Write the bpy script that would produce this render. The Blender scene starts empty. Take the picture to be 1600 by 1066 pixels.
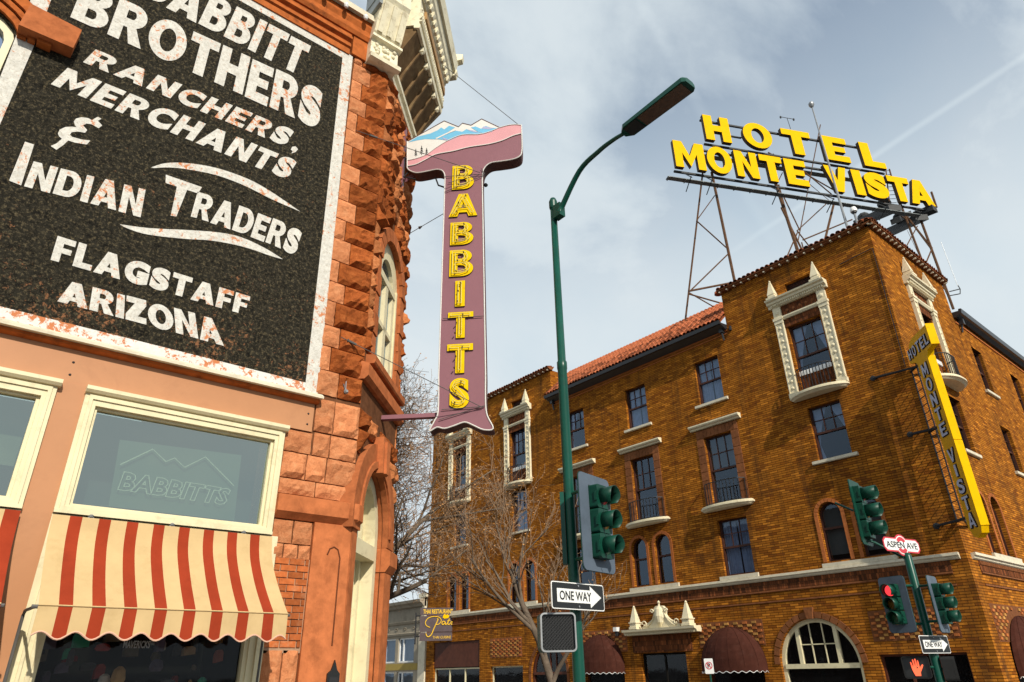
import bpy, bmesh, math, random
from math import sin, cos, tan, pi, radians, hypot, atan2
from mathutils import Vector, Matrix, noise
from mathutils.geometry import tessellate_polygon

scene = bpy.context.scene
COL = scene.collection
random.seed(7)

# ------------------------------------------------------------------ camera
CAM_H = 1.6
PITCH, ROLL, YAW = radians(26.03), radians(-1.14), radians(49.75)
FPX = 1058.2                                  # focal length for a 1600 px wide frame
fw = Vector((cos(YAW), sin(YAW), 0)); rt = Vector((sin(YAW), -cos(YAW), 0)); up = Vector((0, 0, 1))
f3 = fw*cos(PITCH) + up*sin(PITCH); u0 = -fw*sin(PITCH) + up*cos(PITCH)
r3 = rt*cos(ROLL) + u0*sin(ROLL); u3 = -rt*sin(ROLL) + u0*cos(ROLL)
CAM = Vector((0, 0, CAM_H))
cam = bpy.data.cameras.new('camera'); camo = bpy.data.objects.new('camera', cam); COL.objects.link(camo)
cam.sensor_width = 36; cam.lens = FPX/1600*36; cam.clip_end = 3000; cam.clip_start = .05
camo.matrix_world = Matrix.Translation(CAM) @ Matrix((r3, u3, -f3)).transposed().to_4x4()
scene.camera = camo

# ------------------------------------------------------------------ light
SUN = Vector((-.25, -1.0, .69)).normalized()  # towards the sun
scene.view_settings.view_transform = 'Standard'; scene.view_settings.look = 'None'
scene.view_settings.gamma = 1; scene.view_settings.use_curve_mapping = False
scene.view_settings.exposure = 0.0
sl = bpy.data.lights.new('sun', 'SUN'); sl.energy = 5.0; sl.angle = radians(.55); sl.color = (1, .93, .80)
so = bpy.data.objects.new('sun', sl); COL.objects.link(so); so.location = (0, 0, 60)
so.rotation_euler = SUN.to_track_quat('Z', 'Y').to_euler()
world = bpy.data.worlds.new('World'); scene.world = world; world.use_nodes = True
def build_world():
    nt = world.node_tree; N = nt.nodes; L = nt.links; N.clear()
    out = N.new('ShaderNodeOutputWorld'); bg = N.new('ShaderNodeBackground'); bg.inputs[1].default_value = .1
    sky = N.new('ShaderNodeTexSky'); sky.sky_type = 'NISHITA'; sky.sun_disc = False
    sky.sun_elevation = math.asin(SUN.z); sky.sun_rotation = atan2(SUN.x, SUN.y) % (2*pi)
    sky.air_density = 1.0; sky.dust_density = 1.2; sky.ozone_density = 1.2
    tc = N.new('ShaderNodeTexCoord'); sep = N.new('ShaderNodeSeparateXYZ'); L.new(tc.outputs['Generated'], sep.inputs[0])
    def mth(op, a, b=None, c=None):
        n = N.new('ShaderNodeMath'); n.operation = op
        for i, v in enumerate((a, b, c)):
            if v is None: continue
            if isinstance(v, (int, float)): n.inputs[i].default_value = v
            else: L.new(v, n.inputs[i])
        return n.outputs[0]
    zc = mth('ADD', mth('MAXIMUM', sep.outputs[2], 0.0), .55)
    px = mth('DIVIDE', sep.outputs[0], zc); py = mth('DIVIDE', sep.outputs[1], zc)
    cmb = N.new('ShaderNodeCombineXYZ'); L.new(px, cmb.inputs[0]); L.new(py, cmb.inputs[1])
    mp = N.new('ShaderNodeMapping'); mp.inputs['Rotation'].default_value[2] = radians(35); mp.inputs['Scale'].default_value = (1.1, 1.5, 1); mp.inputs['Location'].default_value = (.4, 2.3, 0)
    L.new(cmb.outputs[0], mp.inputs[0])
    n1 = N.new('ShaderNodeTexNoise'); n1.inputs['Scale'].default_value = 2.1; n1.inputs['Detail'].default_value = 9; n1.inputs['Roughness'].default_value = .56; n1.inputs['Distortion'].default_value = .25
    L.new(mp.outputs[0], n1.inputs['Vector'])
    n2 = N.new('ShaderNodeTexNoise'); n2.inputs['Scale'].default_value = .9; n2.inputs['Detail'].default_value = 3
    L.new(mp.outputs[0], n2.inputs['Vector'])
    mr = N.new('ShaderNodeMapRange'); mr.interpolation_type = 'SMOOTHSTEP'
    L.new(mth('ADD', mth('MULTIPLY', n1.outputs[0], .7), mth('MULTIPLY', n2.outputs[0], .3)), mr.inputs[0])
    mr.inputs[1].default_value = .33; mr.inputs[2].default_value = .56; mr.inputs[3].default_value = .22; mr.inputs[4].default_value = .92
    # thin high veil, denser towards the horizon
    veil = N.new('ShaderNodeMapRange'); L.new(sep.outputs[2], veil.inputs[0])
    veil.interpolation_type = 'SMOOTHSTEP'; veil.inputs[1].default_value = .40; veil.inputs[2].default_value = .88; veil.inputs[3].default_value = .97; veil.inputs[4].default_value = .22
    fac = mth('MAXIMUM', mr.outputs[0], veil.outputs[0])
    # old contrails: straight bands on the sky
    def contrail(a, b, w, amt):
        n = a.cross(b).normalized()
        dt = N.new('ShaderNodeVectorMath'); dt.operation = 'DOT_PRODUCT'; L.new(tc.outputs['Generated'], dt.inputs[0]); dt.inputs[1].default_value = n
        r = N.new('ShaderNodeMapRange'); r.interpolation_type = 'SMOOTHSTEP'; L.new(mth('ABSOLUTE', mth('ADD', dt.outputs['Value'], mth('MULTIPLY', mth('SUBTRACT', n1.outputs[0], .5), .010))), r.inputs[0])
        r.inputs[1].default_value = w; r.inputs[2].default_value = 0; r.inputs[3].default_value = 0; r.inputs[4].default_value = amt
        dm = N.new('ShaderNodeVectorMath'); dm.operation = 'DOT_PRODUCT'; L.new(tc.outputs['Generated'], dm.inputs[0]); dm.inputs[1].default_value = a
        rm = N.new('ShaderNodeMapRange'); rm.interpolation_type = 'SMOOTHSTEP'; L.new(dm.outputs['Value'], rm.inputs[0]); rm.inputs[1].default_value = .90; rm.inputs[2].default_value = .985
        return mth('MULTIPLY', r.outputs[0], rm.outputs[0])
    def dirpx(x, y): return (f3 + r3*((x-800)/FPX) - u3*((y-533)/FPX)).normalized()
    # two straight trails crossing the sky over the hotel
    fac = mth('ADD', fac, contrail(dirpx(1600, 88), dirpx(1240, 330), .006, .13))
    fac = mth('ADD', fac, contrail(dirpx(1000, 0), dirpx(1095, 170), .012, .06))
    fac = mth('MINIMUM', fac, 1.0)
    cc = N.new('ShaderNodeMixRGB'); cc.inputs[1].default_value = (5.2, 6.7, 7.8, 1); cc.inputs[2].default_value = (9.2, 9.4, 9.2, 1)
    L.new(n1.outputs[0], cc.inputs[0])
    hs = N.new('ShaderNodeHueSaturation'); hs.inputs['Saturation'].default_value = 1.3; hs.inputs['Value'].default_value = 1.15; L.new(sky.outputs[0], hs.inputs['Color'])
    mx = N.new('ShaderNodeMixRGB'); L.new(fac, mx.inputs[0]); L.new(hs.outputs[0], mx.inputs[1]); L.new(cc.outputs[0], mx.inputs[2])
    L.new(mx.outputs[0], bg.inputs[0]); L.new(bg.outputs[0], out.inputs[0])
build_world()

# ------------------------------------------------------------------ frames (a flat facade or sign and its own axes)
S2 = 2**-.5
class Fr:
    def __init__(s, O, U, N): s.O = Vector(O); s.U = Vector(U).normalized(); s.N = Vector(N).normalized()
    def p(s, u, o, z): return s.O + s.U*u + s.N*o + Vector((0, 0, z))
def fr_at(x, y, ang, z=0):     # a frame facing the compass angle ang (radians, of its outward normal)
    n = Vector((cos(ang), sin(ang), 0)); return Fr((x, y, z), (-n.y, n.x, 0), n)
HOTEL_X = 29.0
FL = Fr((HOTEL_X, 0, 0), (0, 1, 0), (-1, 0, 0))      # hotel, long street face
FR = Fr((0, 9, 0), (1, 0, 0), (0, -1, 0))            # hotel's avenue face and the sandstone store's mural wall
CX = 4.54
FC = Fr((CX, 9, 0), (1, 1, 0), (1, -1, 0))           # cut corner of the sandstone store
FS = Fr((5.32, 9.78, 0), (1, -1, 0), (-1, -1, 0))    # projecting store sign
FV = Fr((29, 9, 0), (-1, -1, 0), (-1, 1, 0))         # vertical hotel sign
_a = radians(-26.2)
FT = Fr((29.43, 18.56, 0), (cos(_a), sin(_a), 0), (sin(_a), -cos(_a), 0))   # rooftop sign
def sv(fr, x, y, off=0.0):     # survey: photo pixel -> metres (u, z) on a real plane
    d = f3 + r3*((x-800)/FPX) - u3*((y-533)/FPX)
    P0 = fr.O + fr.N*off
    q = CAM + d*((P0-CAM).dot(fr.N)/d.dot(fr.N)) - P0
    return (q.dot(fr.U), q.z + 0.0)
def svp(fr, x, y, off=0.0):
    u, z = sv(fr, x, y, off); return fr.p(u, off, z)

# ------------------------------------------------------------------ materials
MATS = {}
def _nt(name):
    m = bpy.data.materials.new(name); m.use_nodes = True; MATS[name] = m
    nt = m.node_tree; b = nt.nodes['Principled BSDF']; return m, nt, nt.nodes, nt.links, b
def _coord(N, L, scale=1.0, wall=False):
    g = N.new('ShaderNodeNewGeometry')
    if wall:    # facade coordinates: distance along the wall, height
        s = N.new('ShaderNodeSeparateXYZ'); L.new(g.outputs['Position'], s.inputs[0])
        a = N.new('ShaderNodeMath'); a.operation = 'ADD'; L.new(s.outputs[0], a.inputs[0]); L.new(s.outputs[1], a.inputs[1])
        c = N.new('ShaderNodeCombineXYZ'); L.new(a.outputs[0], c.inputs[0]); L.new(s.outputs[2], c.inputs[1]); return c.outputs[0]
    return g.outputs['Position']
def _noise(N, L, vec, scale, detail=4, rough=.55, dist=0):
    n = N.new('ShaderNodeTexNoise'); n.inputs['Scale'].default_value = scale; n.inputs['Detail'].default_value = detail
    n.inputs['Roughness'].default_value = rough; n.inputs['Distortion'].default_value = dist; L.new(vec, n.inputs['Vector']); return n.outputs[0]
def _ramp(N, L, fac, stops):
    r = N.new('ShaderNodeValToRGB'); L.new(fac, r.inputs[0]); e = r.color_ramp.elements
    while len(e) < len(stops): e.new(.5)
    for i, (p, c) in enumerate(stops): e[i].position = p; e[i].color = (*c, 1) if len(c) == 3 else c
    return r.outputs[0]
def _mix(N, L, f, a, b, mode='MIX'):
    m = N.new('ShaderNodeMixRGB'); m.blend_type = mode
    for i, v in enumerate((f, a, b)):
        if isinstance(v, (int, float)): m.inputs[i].default_value = v
        elif isinstance(v, tuple): m.inputs[i].default_value = (*v, 1)
        else: L.new(v, m.inputs[i])
    return m.outputs[0]
def _bump(N, L, b, h, strength=.5, dist=.01, prev=None):
    n = N.new('ShaderNodeBump'); n.inputs['Strength'].default_value = strength; n.inputs['Distance'].default_value = dist; L.new(h, n.inputs['Height'])
    if prev is not None: L.new(prev, n.inputs['Normal'])
    L.new(n.outputs[0], b.inputs['Normal']); return n.outputs[0]
def _mul(c, k): return tuple(min(1, x*k) for x in c)
def pm(name, col, rough=.6, var=.18, scale=2.0, bump=0, bscale=60, metal=0, spec=None, dirt=None, dirt_amt=.5, dscale=1.3, objvar=0, bdist=.004):
    """painted / plain surface with tonal variation, optional grime in patches, optional per-object shift"""
    m, nt, N, L, b = _nt(name); v = _coord(N, L)
    n = _noise(N, L, v, scale, 6, .65)
    c = _ramp(N, L, n, [(.28, _mul(col, 1-var)), (.72, _mul(col, 1+var))])
    if dirt is not None:
        g = _noise(N, L, v, dscale, 8, .7, .4)
        f = _ramp(N, L, g, [(.52, (0, 0, 0)), (.72, (dirt_amt,)*3)])
        c = _mix(N, L, f, c, dirt)
    if objvar:
        oi = N.new('ShaderNodeObjectInfo'); h = N.new('ShaderNodeHueSaturation')
        mr = N.new('ShaderNodeMapRange'); L.new(oi.outputs['Random'], mr.inputs[0]); mr.inputs[3].default_value = 1-objvar; mr.inputs[4].default_value = 1+objvar
        L.new(mr.outputs[0], h.inputs['Value']); L.new(c, h.inputs['Color']); c = h.outputs[0]
    L.new(c, b.inputs['Base Color']); b.inputs['Roughness'].default_value = rough; b.inputs['Metallic'].default_value = metal
    b.inputs['Specular IOR Level'].default_value = spec if spec is not None else (.5 if rough < .42 else (.22 if rough < .7 else .06))
    if bump: _bump(N, L, b, _noise(N, L, v, bscale, 6, .7), bump, bdist)
    return m
def brick_mat(name, c1, c2, c3, mortar, bw=.215, bh=.075, ms=.009, bump=.6, dark=(.05, .025, .012), stain=.4, course=0):
    m, nt, N, L, b = _nt(name); v = _coord(N, L, wall=True)
    t = N.new('ShaderNodeTexBrick'); L.new(v, t.inputs['Vector']); t.inputs['Scale'].default_value = 1
    t.inputs['Brick Width'].default_value = bw; t.inputs['Row Height'].default_value = bh; t.inputs['Mortar Size'].default_value = ms
    t.inputs['Mortar Smooth'].default_value = .3; t.inputs['Color1'].default_value = (0, 0, 0, 1); t.inputs['Color2'].default_value = (1, 1, 1, 1); t.inputs['Mortar'].default_value = (0, 0, 0, 1)
    c = _ramp(N, L, t.outputs[0], [(.04, c3), (.22, c2), (.80, c1), (1.0, _mul(c1, 1.55))])
    c = _mix(N, L, t.outputs['Fac'], c, mortar)
    if course:      # raked bed joints run through
        sp = N.new('ShaderNodeSeparateXYZ'); L.new(v, sp.inputs[0])
        def mm(op, a, b=None):
            q = N.new('ShaderNodeMath'); q.operation = op
            for i_, x_ in enumerate((a, b)):
                if x_ is None: continue
                if isinstance(x_, float): q.inputs[i_].default_value = x_
                else: L.new(x_, q.inputs[i_])
            return q.outputs[0]
        fr_ = mm('ABSOLUTE', mm('SUBTRACT', mm('FRACT', mm('DIVIDE', sp.outputs[1], bh)), .5))
        c = _mix(N, L, _ramp(N, L, fr_, [(.36, (0, 0, 0)), (.44, (course,)*3)]), c, _mul(mortar, .30))
    g = _noise(N, L, v, .55, 8, .68, .6)
    c = _mix(N, L, _ramp(N, L, g, [(.50, (0, 0, 0)), (.70, (stain,)*3)]), c, dark)
    ms_ = N.new('ShaderNodeMapping'); ms_.inputs['Scale'].default_value = (1.5, .11, 1); L.new(v, ms_.inputs[0])      # rain streaks
    st_ = _noise(N, L, ms_.outputs[0], 1.6, 6, .65)
    c = _mix(N, L, _ramp(N, L, st_, [(.50, (0, 0, 0)), (.68, (stain*1.2,)*3)]), c, dark)
    g2 = _noise(N, L, v, 2.2, 5, .6)
    c = _mix(N, L, 1.0, c, _ramp(N, L, g2, [(.3, (.82,)*3), (.7, (1.12,)*3)]), 'MULTIPLY')
    L.new(c, b.inputs['Base Color']); b.inputs['Roughness'].default_value = .9; b.inputs['Specular IOR Level'].default_value = .03
    inv = N.new('ShaderNodeMath'); inv.operation = 'SUBTRACT'; inv.inputs[0].default_value = 1; L.new(t.outputs['Fac'], inv.inputs[1])
    p = _bump(N, L, b, inv.outputs[0], bump, .012); _bump(N, L, b, _noise(N, L, v, 40, 4), .12, .004, p)
    return m
def stone_mat(name, lo, mid, hi, objvar=.22, bscale=14, bump=.8, dark=(.10, .035, .015)):
    m, nt, N, L, b = _nt(name); v = _coord(N, L)
    n = _noise(N, L, v, 7, 9, .80, .5)
    c = _ramp(N, L, n, [(.25, lo), (.5, mid), (.78, hi)])
    vo = N.new('ShaderNodeTexVoronoi'); vo.inputs['Scale'].default_value = 9; L.new(v, vo.inputs['Vector'])
    g = _noise(N, L, v, 16, 8, .75)
    c = _mix(N, L, _ramp(N, L, g, [(.58, (0, 0, 0)), (.74, (.55,)*3)]), c, dark)
    oi = N.new('ShaderNodeObjectInfo'); h = N.new('ShaderNodeHueSaturation')
    mr = N.new('ShaderNodeMapRange'); L.new(oi.outputs['Random'], mr.inputs[0]); mr.inputs[3].default_value = 1-objvar; mr.inputs[4].default_value = 1+objvar
    L.new(mr.outputs[0], h.inputs['Value']); L.new(c, h.inputs['Color'])
    L.new(h.outputs[0], b.inputs['Base Color']); b.inputs['Roughness'].default_value = .9; b.inputs['Specular IOR Level'].default_value = .05
    p = _bump(N, L, b, _noise(N, L, v, bscale, 9, .75), bump, .03); p = _bump(N, L, b, vo.outputs[0], .3, .014, p); _bump(N, L, b, _noise(N, L, v, 55, 6, .8), .8, .012, p)
    return m
def paint_on_wall(name, col, flake, amt, flake2=None, fs=9, band=None, spk=(.85, 1.1, None), relief=(.35, .02)):
    """old sign paint on rough plaster: flaking patches show the orange stone; shared relief for ground and lettering"""
    m, nt, N, L, b = _nt(name); v = _coord(N, L)
    c = _mix(N, L, _ramp(N, L, _noise(N, L, v, 9, 5, .8), [(.35, (0, 0, 0)), (.65, (1, 1, 1))]), _mul(col, spk[0]), _mul(col, spk[1]))
    if spk[2]: c = _mix(N, L, _ramp(N, L, _noise(N, L, v, 21, 4, .85), [(.51, (0, 0, 0)), (.66, (1, 1, 1))]), c, spk[2])  # speckle puts the pitted surface's highlights and shading into the colour
    g = _noise(N, L, v, fs, 10, .78, .3); big = _noise(N, L, v, 1.1, 3, .5)
    s = N.new('ShaderNodeMath'); s.operation = 'MULTIPLY'; L.new(g, s.inputs[0])
    k = N.new('ShaderNodeMapRange'); L.new(big, k.inputs[0]); k.inputs[1].default_value = .3; k.inputs[2].default_value = .7; k.inputs[3].default_value = .82; k.inputs[4].default_value = 1.14
    L.new(k.outputs[0], s.inputs[1]); fac = s.outputs[0]
    if band:   # weather has taken more of the paint near this height
        sp = N.new('ShaderNodeSeparateXYZ'); L.new(v, sp.inputs[0])
        r = N.new('ShaderNodeMapRange'); L.new(sp.outputs[2], r.inputs[0]); r.inputs[1].default_value = band[1]; r.inputs[2].default_value = band[0]; r.inputs[3].default_value = 0; r.inputs[4].default_value = band[2]
        a = N.new('ShaderNodeMath'); L.new(fac, a.inputs[0]); L.new(r.outputs[0], a.inputs[1]); fac = a.outputs[0]
    c = _mix(N, L, _ramp(N, L, fac, [(amt, (0, 0, 0)), (amt+.025, (1, 1, 1))]), c, flake)
    if flake2:
        g2 = _noise(N, L, v, 46, 4, .7); c = _mix(N, L, _ramp(N, L, g2, [(.62, (0, 0, 0)), (.68, (.8, .8, .8))]), c, flake2)
    L.new(c, b.inputs['Base Color']); b.inputs['Roughness'].default_value = .8; b.inputs['Specular IOR Level'].default_value = .12
    p = _bump(N, L, b, _noise(N, L, v, 11, 6, .75), relief[0], relief[1])
    _bump(N, L, b, _noise(N, L, v, 70, 5, .7), relief[0]*.7, relief[1]*.3, p)
    return m
def glass_mat(name, tint=(.5, .55, .6), refl=.22, dark=(.02, .02, .022), trans=.8, wav=.03, gcol=(.95, .97, 1), fm=.5):
    m, nt, N, L, b = _nt(name); N.remove(b); out = N['Material Output']
    tr = N.new('ShaderNodeBsdfTransparent'); tr.inputs[0].default_value = (*tint, 1)
    df = N.new('ShaderNodeBsdfDiffuse'); df.inputs[0].default_value = (*dark, 1)
    gl = N.new('ShaderNodeBsdfGlossy'); gl.inputs['Roughness'].default_value = .03; gl.inputs[0].default_value = (*gcol, 1)
    bn = N.new('ShaderNodeBump'); bn.inputs['Strength'].default_value = wav; bn.inputs['Distance'].default_value = .05
    L.new(_noise(N, L, _coord(N, L), 1.6, 2), bn.inputs['Height']); L.new(bn.outputs[0], gl.inputs['Normal'])
    m1 = N.new('ShaderNodeMixShader'); m1.inputs[0].default_value = trans; L.new(df.outputs[0], m1.inputs[1]); L.new(tr.outputs[0], m1.inputs[2])
    lw = N.new('ShaderNodeLayerWeight'); lw.inputs[0].default_value = .35
    a = N.new('ShaderNodeMath'); a.operation = 'MULTIPLY_ADD'; L.new(lw.outputs['Facing'], a.inputs[0]); a.inputs[1].default_value = fm; a.inputs[2].default_value = refl
    m2 = N.new('ShaderNodeMixShader'); L.new(a.outputs[0], m2.inputs[0]); L.new(m1.outputs[0], m2.inputs[1]); L.new(gl.outputs[0], m2.inputs[2])
    L.new(m2.outputs[0], out.inputs[0]); return m
def emit_mat(name, col, s):
    m, nt, N, L, b = _nt(name); b.inputs['Base Color'].default_value = (*_mul(col, .5), 1)
    b.inputs['Emission Color'].default_value = (*col, 1); b.inputs['Emission Strength'].default_value = s; return m

HOTEL_BRICK = brick_mat('hotel_brick', (.370, .134, .016), (.300, .101, .012), (.205, .063, .010), (.100, .034, .007), bw=.40, bh=.100, ms=.012, bump=.18, stain=.5, course=.62)
DARK_BRICK = brick_mat('dark_trim_brick', (.19, .060, .022), (.12, .040, .017), (.075, .028, .014), (.06, .03, .016), bw=.10, bh=.22, stain=.3)
QUOIN = pm('brown_terracotta_block', (.20, .075, .030), .75, .30, 6, bump=.4, objvar=.2)
RUST_BRICK = pm('rust_brick', (.36, .115, .035), .8, .25, 8, bump=.5, objvar=.25)
OCHRE_BRICK = pm('ochre_brick', (.42, .21, .06), .8, .25, 8, bump=.5, objvar=.25)
CREAM = pm('cream_terracotta', (.70, .62, .43), .55, .14, 3, bump=.25, bscale=30, dirt=(.25, .20, .12), dirt_amt=.5, dscale=3)
CREAMW = pm('cream_sill_paint', (.60, .54, .41), .6, .12, 3, bump=.2, dirt=(.25, .20, .14), dirt_amt=.5, dscale=4)
BUTTER = pm('butter_wood_paint', (.66, .59, .385), .45, .08, 2, bump=.15, bscale=25, dirt=(.36, .28, .16), dirt_amt=.5, dscale=5)
SALMON = pm('salmon_panel_paint', (.435, .205, .098), .5, .07, 1.2, bump=.12, bscale=12, dirt=(.30, .135, .065), dirt_amt=.5, dscale=1.2)
SASH = pm('dark_sash_paint', (.060, .022, .014), .5, .25, 5)
IRON = pm('black_iron', (.022, .022, .024), .5, .2, 6)
GUTTER = pm('black_gutter', (.020, .022, .026), .35, .2, 3)
TILE = pm('clay_roof_tile', (.29, .085, .036), .75, .35, 5, bump=.4, bscale=30, dirt=(.05, .026, .020), dirt_amt=.9, dscale=4, objvar=.6)
MAROON = pm('maroon_awning_canvas', (.055, .018, .012), .85, .25, 3, bump=.2, bscale=90, dirt=(.09, .04, .03), dirt_amt=.5, dscale=4)
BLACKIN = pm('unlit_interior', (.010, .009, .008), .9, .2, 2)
BROWNPANEL = pm('brown_wood_panel', (.085, .026, .014), .6, .3, 3, bump=.1)
CURTAIN = pm('pale_curtain', (.48, .53, .60), .9, .20, 5, bump=.3, bscale=20)
SHADE = pm('grey_roller_shade', (.16, .15, .11), .9, .2, 1)
SIGN_Y = pm('sign_yellow_enamel', (.78, .45, .0015), .6, .06, 3, bump=.08, bscale=20, spec=.03, dirt=(.45, .18, .003), dirt_amt=.45, dscale=6)
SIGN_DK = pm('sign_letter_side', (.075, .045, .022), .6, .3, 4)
RUST = pm('rusty_steel', (.115, .062, .036), .75, .35, 7, bump=.3, dirt=(.05, .025, .015), dirt_amt=.8, dscale=9)
STEEL_DK = pm('weathered_steel', (.040, .042, .044), .6, .3, 5)
GRATE = pm('catwalk_steel', (.20, .22, .22), .6, .3, 9, bump=.5, bscale=45)
GREEN = pm('dark_green_pole_paint', (.003, .060, .040), .32, .2, 2, bump=.05, bscale=6, spec=.3, dirt=(.010, .03, .022), dirt_amt=.5, dscale=5)
GREEN2 = pm('signal_green_paint', (.004, .044, .028), .42, .2, 4, dirt=(.008, .02, .015), dirt_amt=.6)
BLACKP = pm('signal_black', (.012, .012, .012), .6, .2, 5)
BACKPL = pm('grey_backplate', (.085, .110, .145), .5, .14, 2, dirt=(.04, .05, .06), dirt_amt=.5, dscale=3)
WHITE = pm('sign_white', (.74, .74, .72), .4, .05, 3, dirt=(.42, .41, .38), dirt_amt=.4, dscale=6)
SBLACK = pm('sign_black', (.010, .010, .010), .4, .1, 3)
REDP = pm('sign_red', (.50, .03, .045), .4, .1, 3)
GALV = pm('galvanised_steel', (.26, .27, .28), .45, .2, 5, metal=.5)
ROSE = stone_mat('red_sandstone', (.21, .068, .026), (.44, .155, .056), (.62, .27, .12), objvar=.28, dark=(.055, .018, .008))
ROSE_L = stone_mat('weathered_red_sandstone', (.30, .10, .042), (.54, .205, .088), (.70, .34, .17), objvar=.16)  # paler, weathered stone along the mural wall
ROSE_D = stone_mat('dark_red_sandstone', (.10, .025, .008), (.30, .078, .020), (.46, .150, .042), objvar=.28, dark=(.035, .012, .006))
ROSE_S = pm('dressed_sandstone', (.40, .125, .046), .85, .28, 5, bump=.5, bscale=35, dirt=(.20, .058, .022), dirt_amt=.7, dscale=4, objvar=.14)
TERRA = pm('terracotta_band', (.40, .110, .028), .8, .28, 6, bump=.6, bscale=25, dirt=(.08, .027, .014), dirt_amt=.8, dscale=4)
MORTAR = pm('brown_mortar', (.13, .055, .026), .9, .3, 9, bump=.8, bscale=40)
SBRICK = pm('old_red_brick', (.37, .10, .030), .85, .28, 14, bump=.7, bscale=45, dirt=(.42, .24, .14), dirt_amt=.5, dscale=9, objvar=.28)
PALEMORT = pm('pale_mortar', (.36, .22, .14), .9, .2, 9, bump=.5)
BLACKWALL = paint_on_wall('black_wall_paint', (.019, .017, .012), (.33, .15, .07), .655, (.15, .12, .075), fs=13, band=(5.4, 6.7, .13), spk=(.25, 2.2, (.19, .15, .085)), relief=(1.0, .09))
WHITEWALL = paint_on_wall('white_wall_paint', (.60, .58, .53), (.50, .19, .08), .565, (.10, .085, .07), fs=10, spk=(.78, 1.1, (.42, .38, .32)))
WHITEWORN = paint_on_wall('worn_white_wall_paint', (.66, .64, .60), (.48, .17, .07), .49, None, fs=9)
CORN = pm('cornice_paint', (.74, .68, .50), .55, .14, 3, bump=.3, bscale=20, dirt=(.26, .19, .09), dirt_amt=.7, dscale=7)
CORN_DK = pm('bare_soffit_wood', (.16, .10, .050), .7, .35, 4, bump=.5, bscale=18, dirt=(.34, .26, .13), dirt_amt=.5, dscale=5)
GILT = pm('faded_gilt_ornament', (.34, .20, .08), .6, .3, 14, bump=.5, bscale=30, dirt=(.40, .12, .04), dirt_amt=.7, dscale=12)
ZINC = pm('grey_zinc', (.22, .24, .24), .5, .25, 4, bump=.2)
MAUVE = pm('mauve_sign_paint', (.235, .105, .125), .42, .06, 2, dirt=(.19, .08, .10), dirt_amt=.4, dscale=4)
MAUVE_D = pm('dark_mauve_edge', (.10, .045, .040), .6, .2, 3)
PINK = pm('pink_sign_paint', (.62, .29, .31), .4, .06, 3)
SIGNW = pm('ivory_sign_paint', (.66, .64, .60), .4, .06, 3)
SBLUE = pm('sky_blue_sign_paint', (.14, .42, .62), .4, .06, 3)
SVIOLET = pm('violet_sign_paint', (.36, .36, .52), .4, .06, 3)
NEONY = pm('neon_letter_yellow', (.74, .50, .003), .5, .06, 5, spec=.05, dirt=(.42, .22, .005), dirt_amt=.5, dscale=12)
NEONT = pm('unlit_neon_tube', (.62, .52, .12), .2, .1, 8)
NEONG = pm('clear_neon_tube', (.66, .70, .60), .15, .05, 8)
CABLE = pm('grey_wire', (.09, .085, .08), .5, .2, 8)
AWN_C = pm('awning_cream_canvas', (.50, .355, .18), .9, .08, 3, bump=.2, bscale=120, dirt=(.36, .24, .11), dirt_amt=.5, dscale=2.2)
AWN_R = pm('awning_red_canvas', (.27, .036, .014), .9, .12, 3, bump=.2, bscale=120, dirt=(.18, .025, .011), dirt_amt=.5, dscale=2.2)
PINKHEM = pm('awning_hem', (.60, .36, .26), .8, .05, 5)
GLASS = glass_mat('window_glass', (.66, .74, .88), .045, fm=.28, gcol=(.62, .78, 1.0))
GLASS_SHOP = glass_mat('shop_glass', (.8, .8, .8), .012, fm=.12)
GLASS_TEAL = glass_mat('transom_glass', (.62, .74, .66), .30, (.05, .07, .062), .85, .02, (.84, .92, .87))
BARK = pm('grey_bark', (.13, .10, .075), .9, .3, 9, bump=.8, bscale=40)
TWIG = pm('twig_bark', (.215, .145, .095), .9, .3, 9)
LEAF = pm('dry_leaf', (.40, .200, .075), .8, .5, 7)
ASPHALT = pm('asphalt', (.05, .05, .052), .9, .2, 3, bump=.5, bscale=80, dirt=(.035, .035, .036))
CONC = pm('pavement_concrete', (.34, .32, .29), .85, .12, 2, bump=.3, bscale=60, dirt=(.2, .19, .17))
PAINTW = pm('road_paint', (.6, .6, .58), .7, .1, 4)

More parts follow.
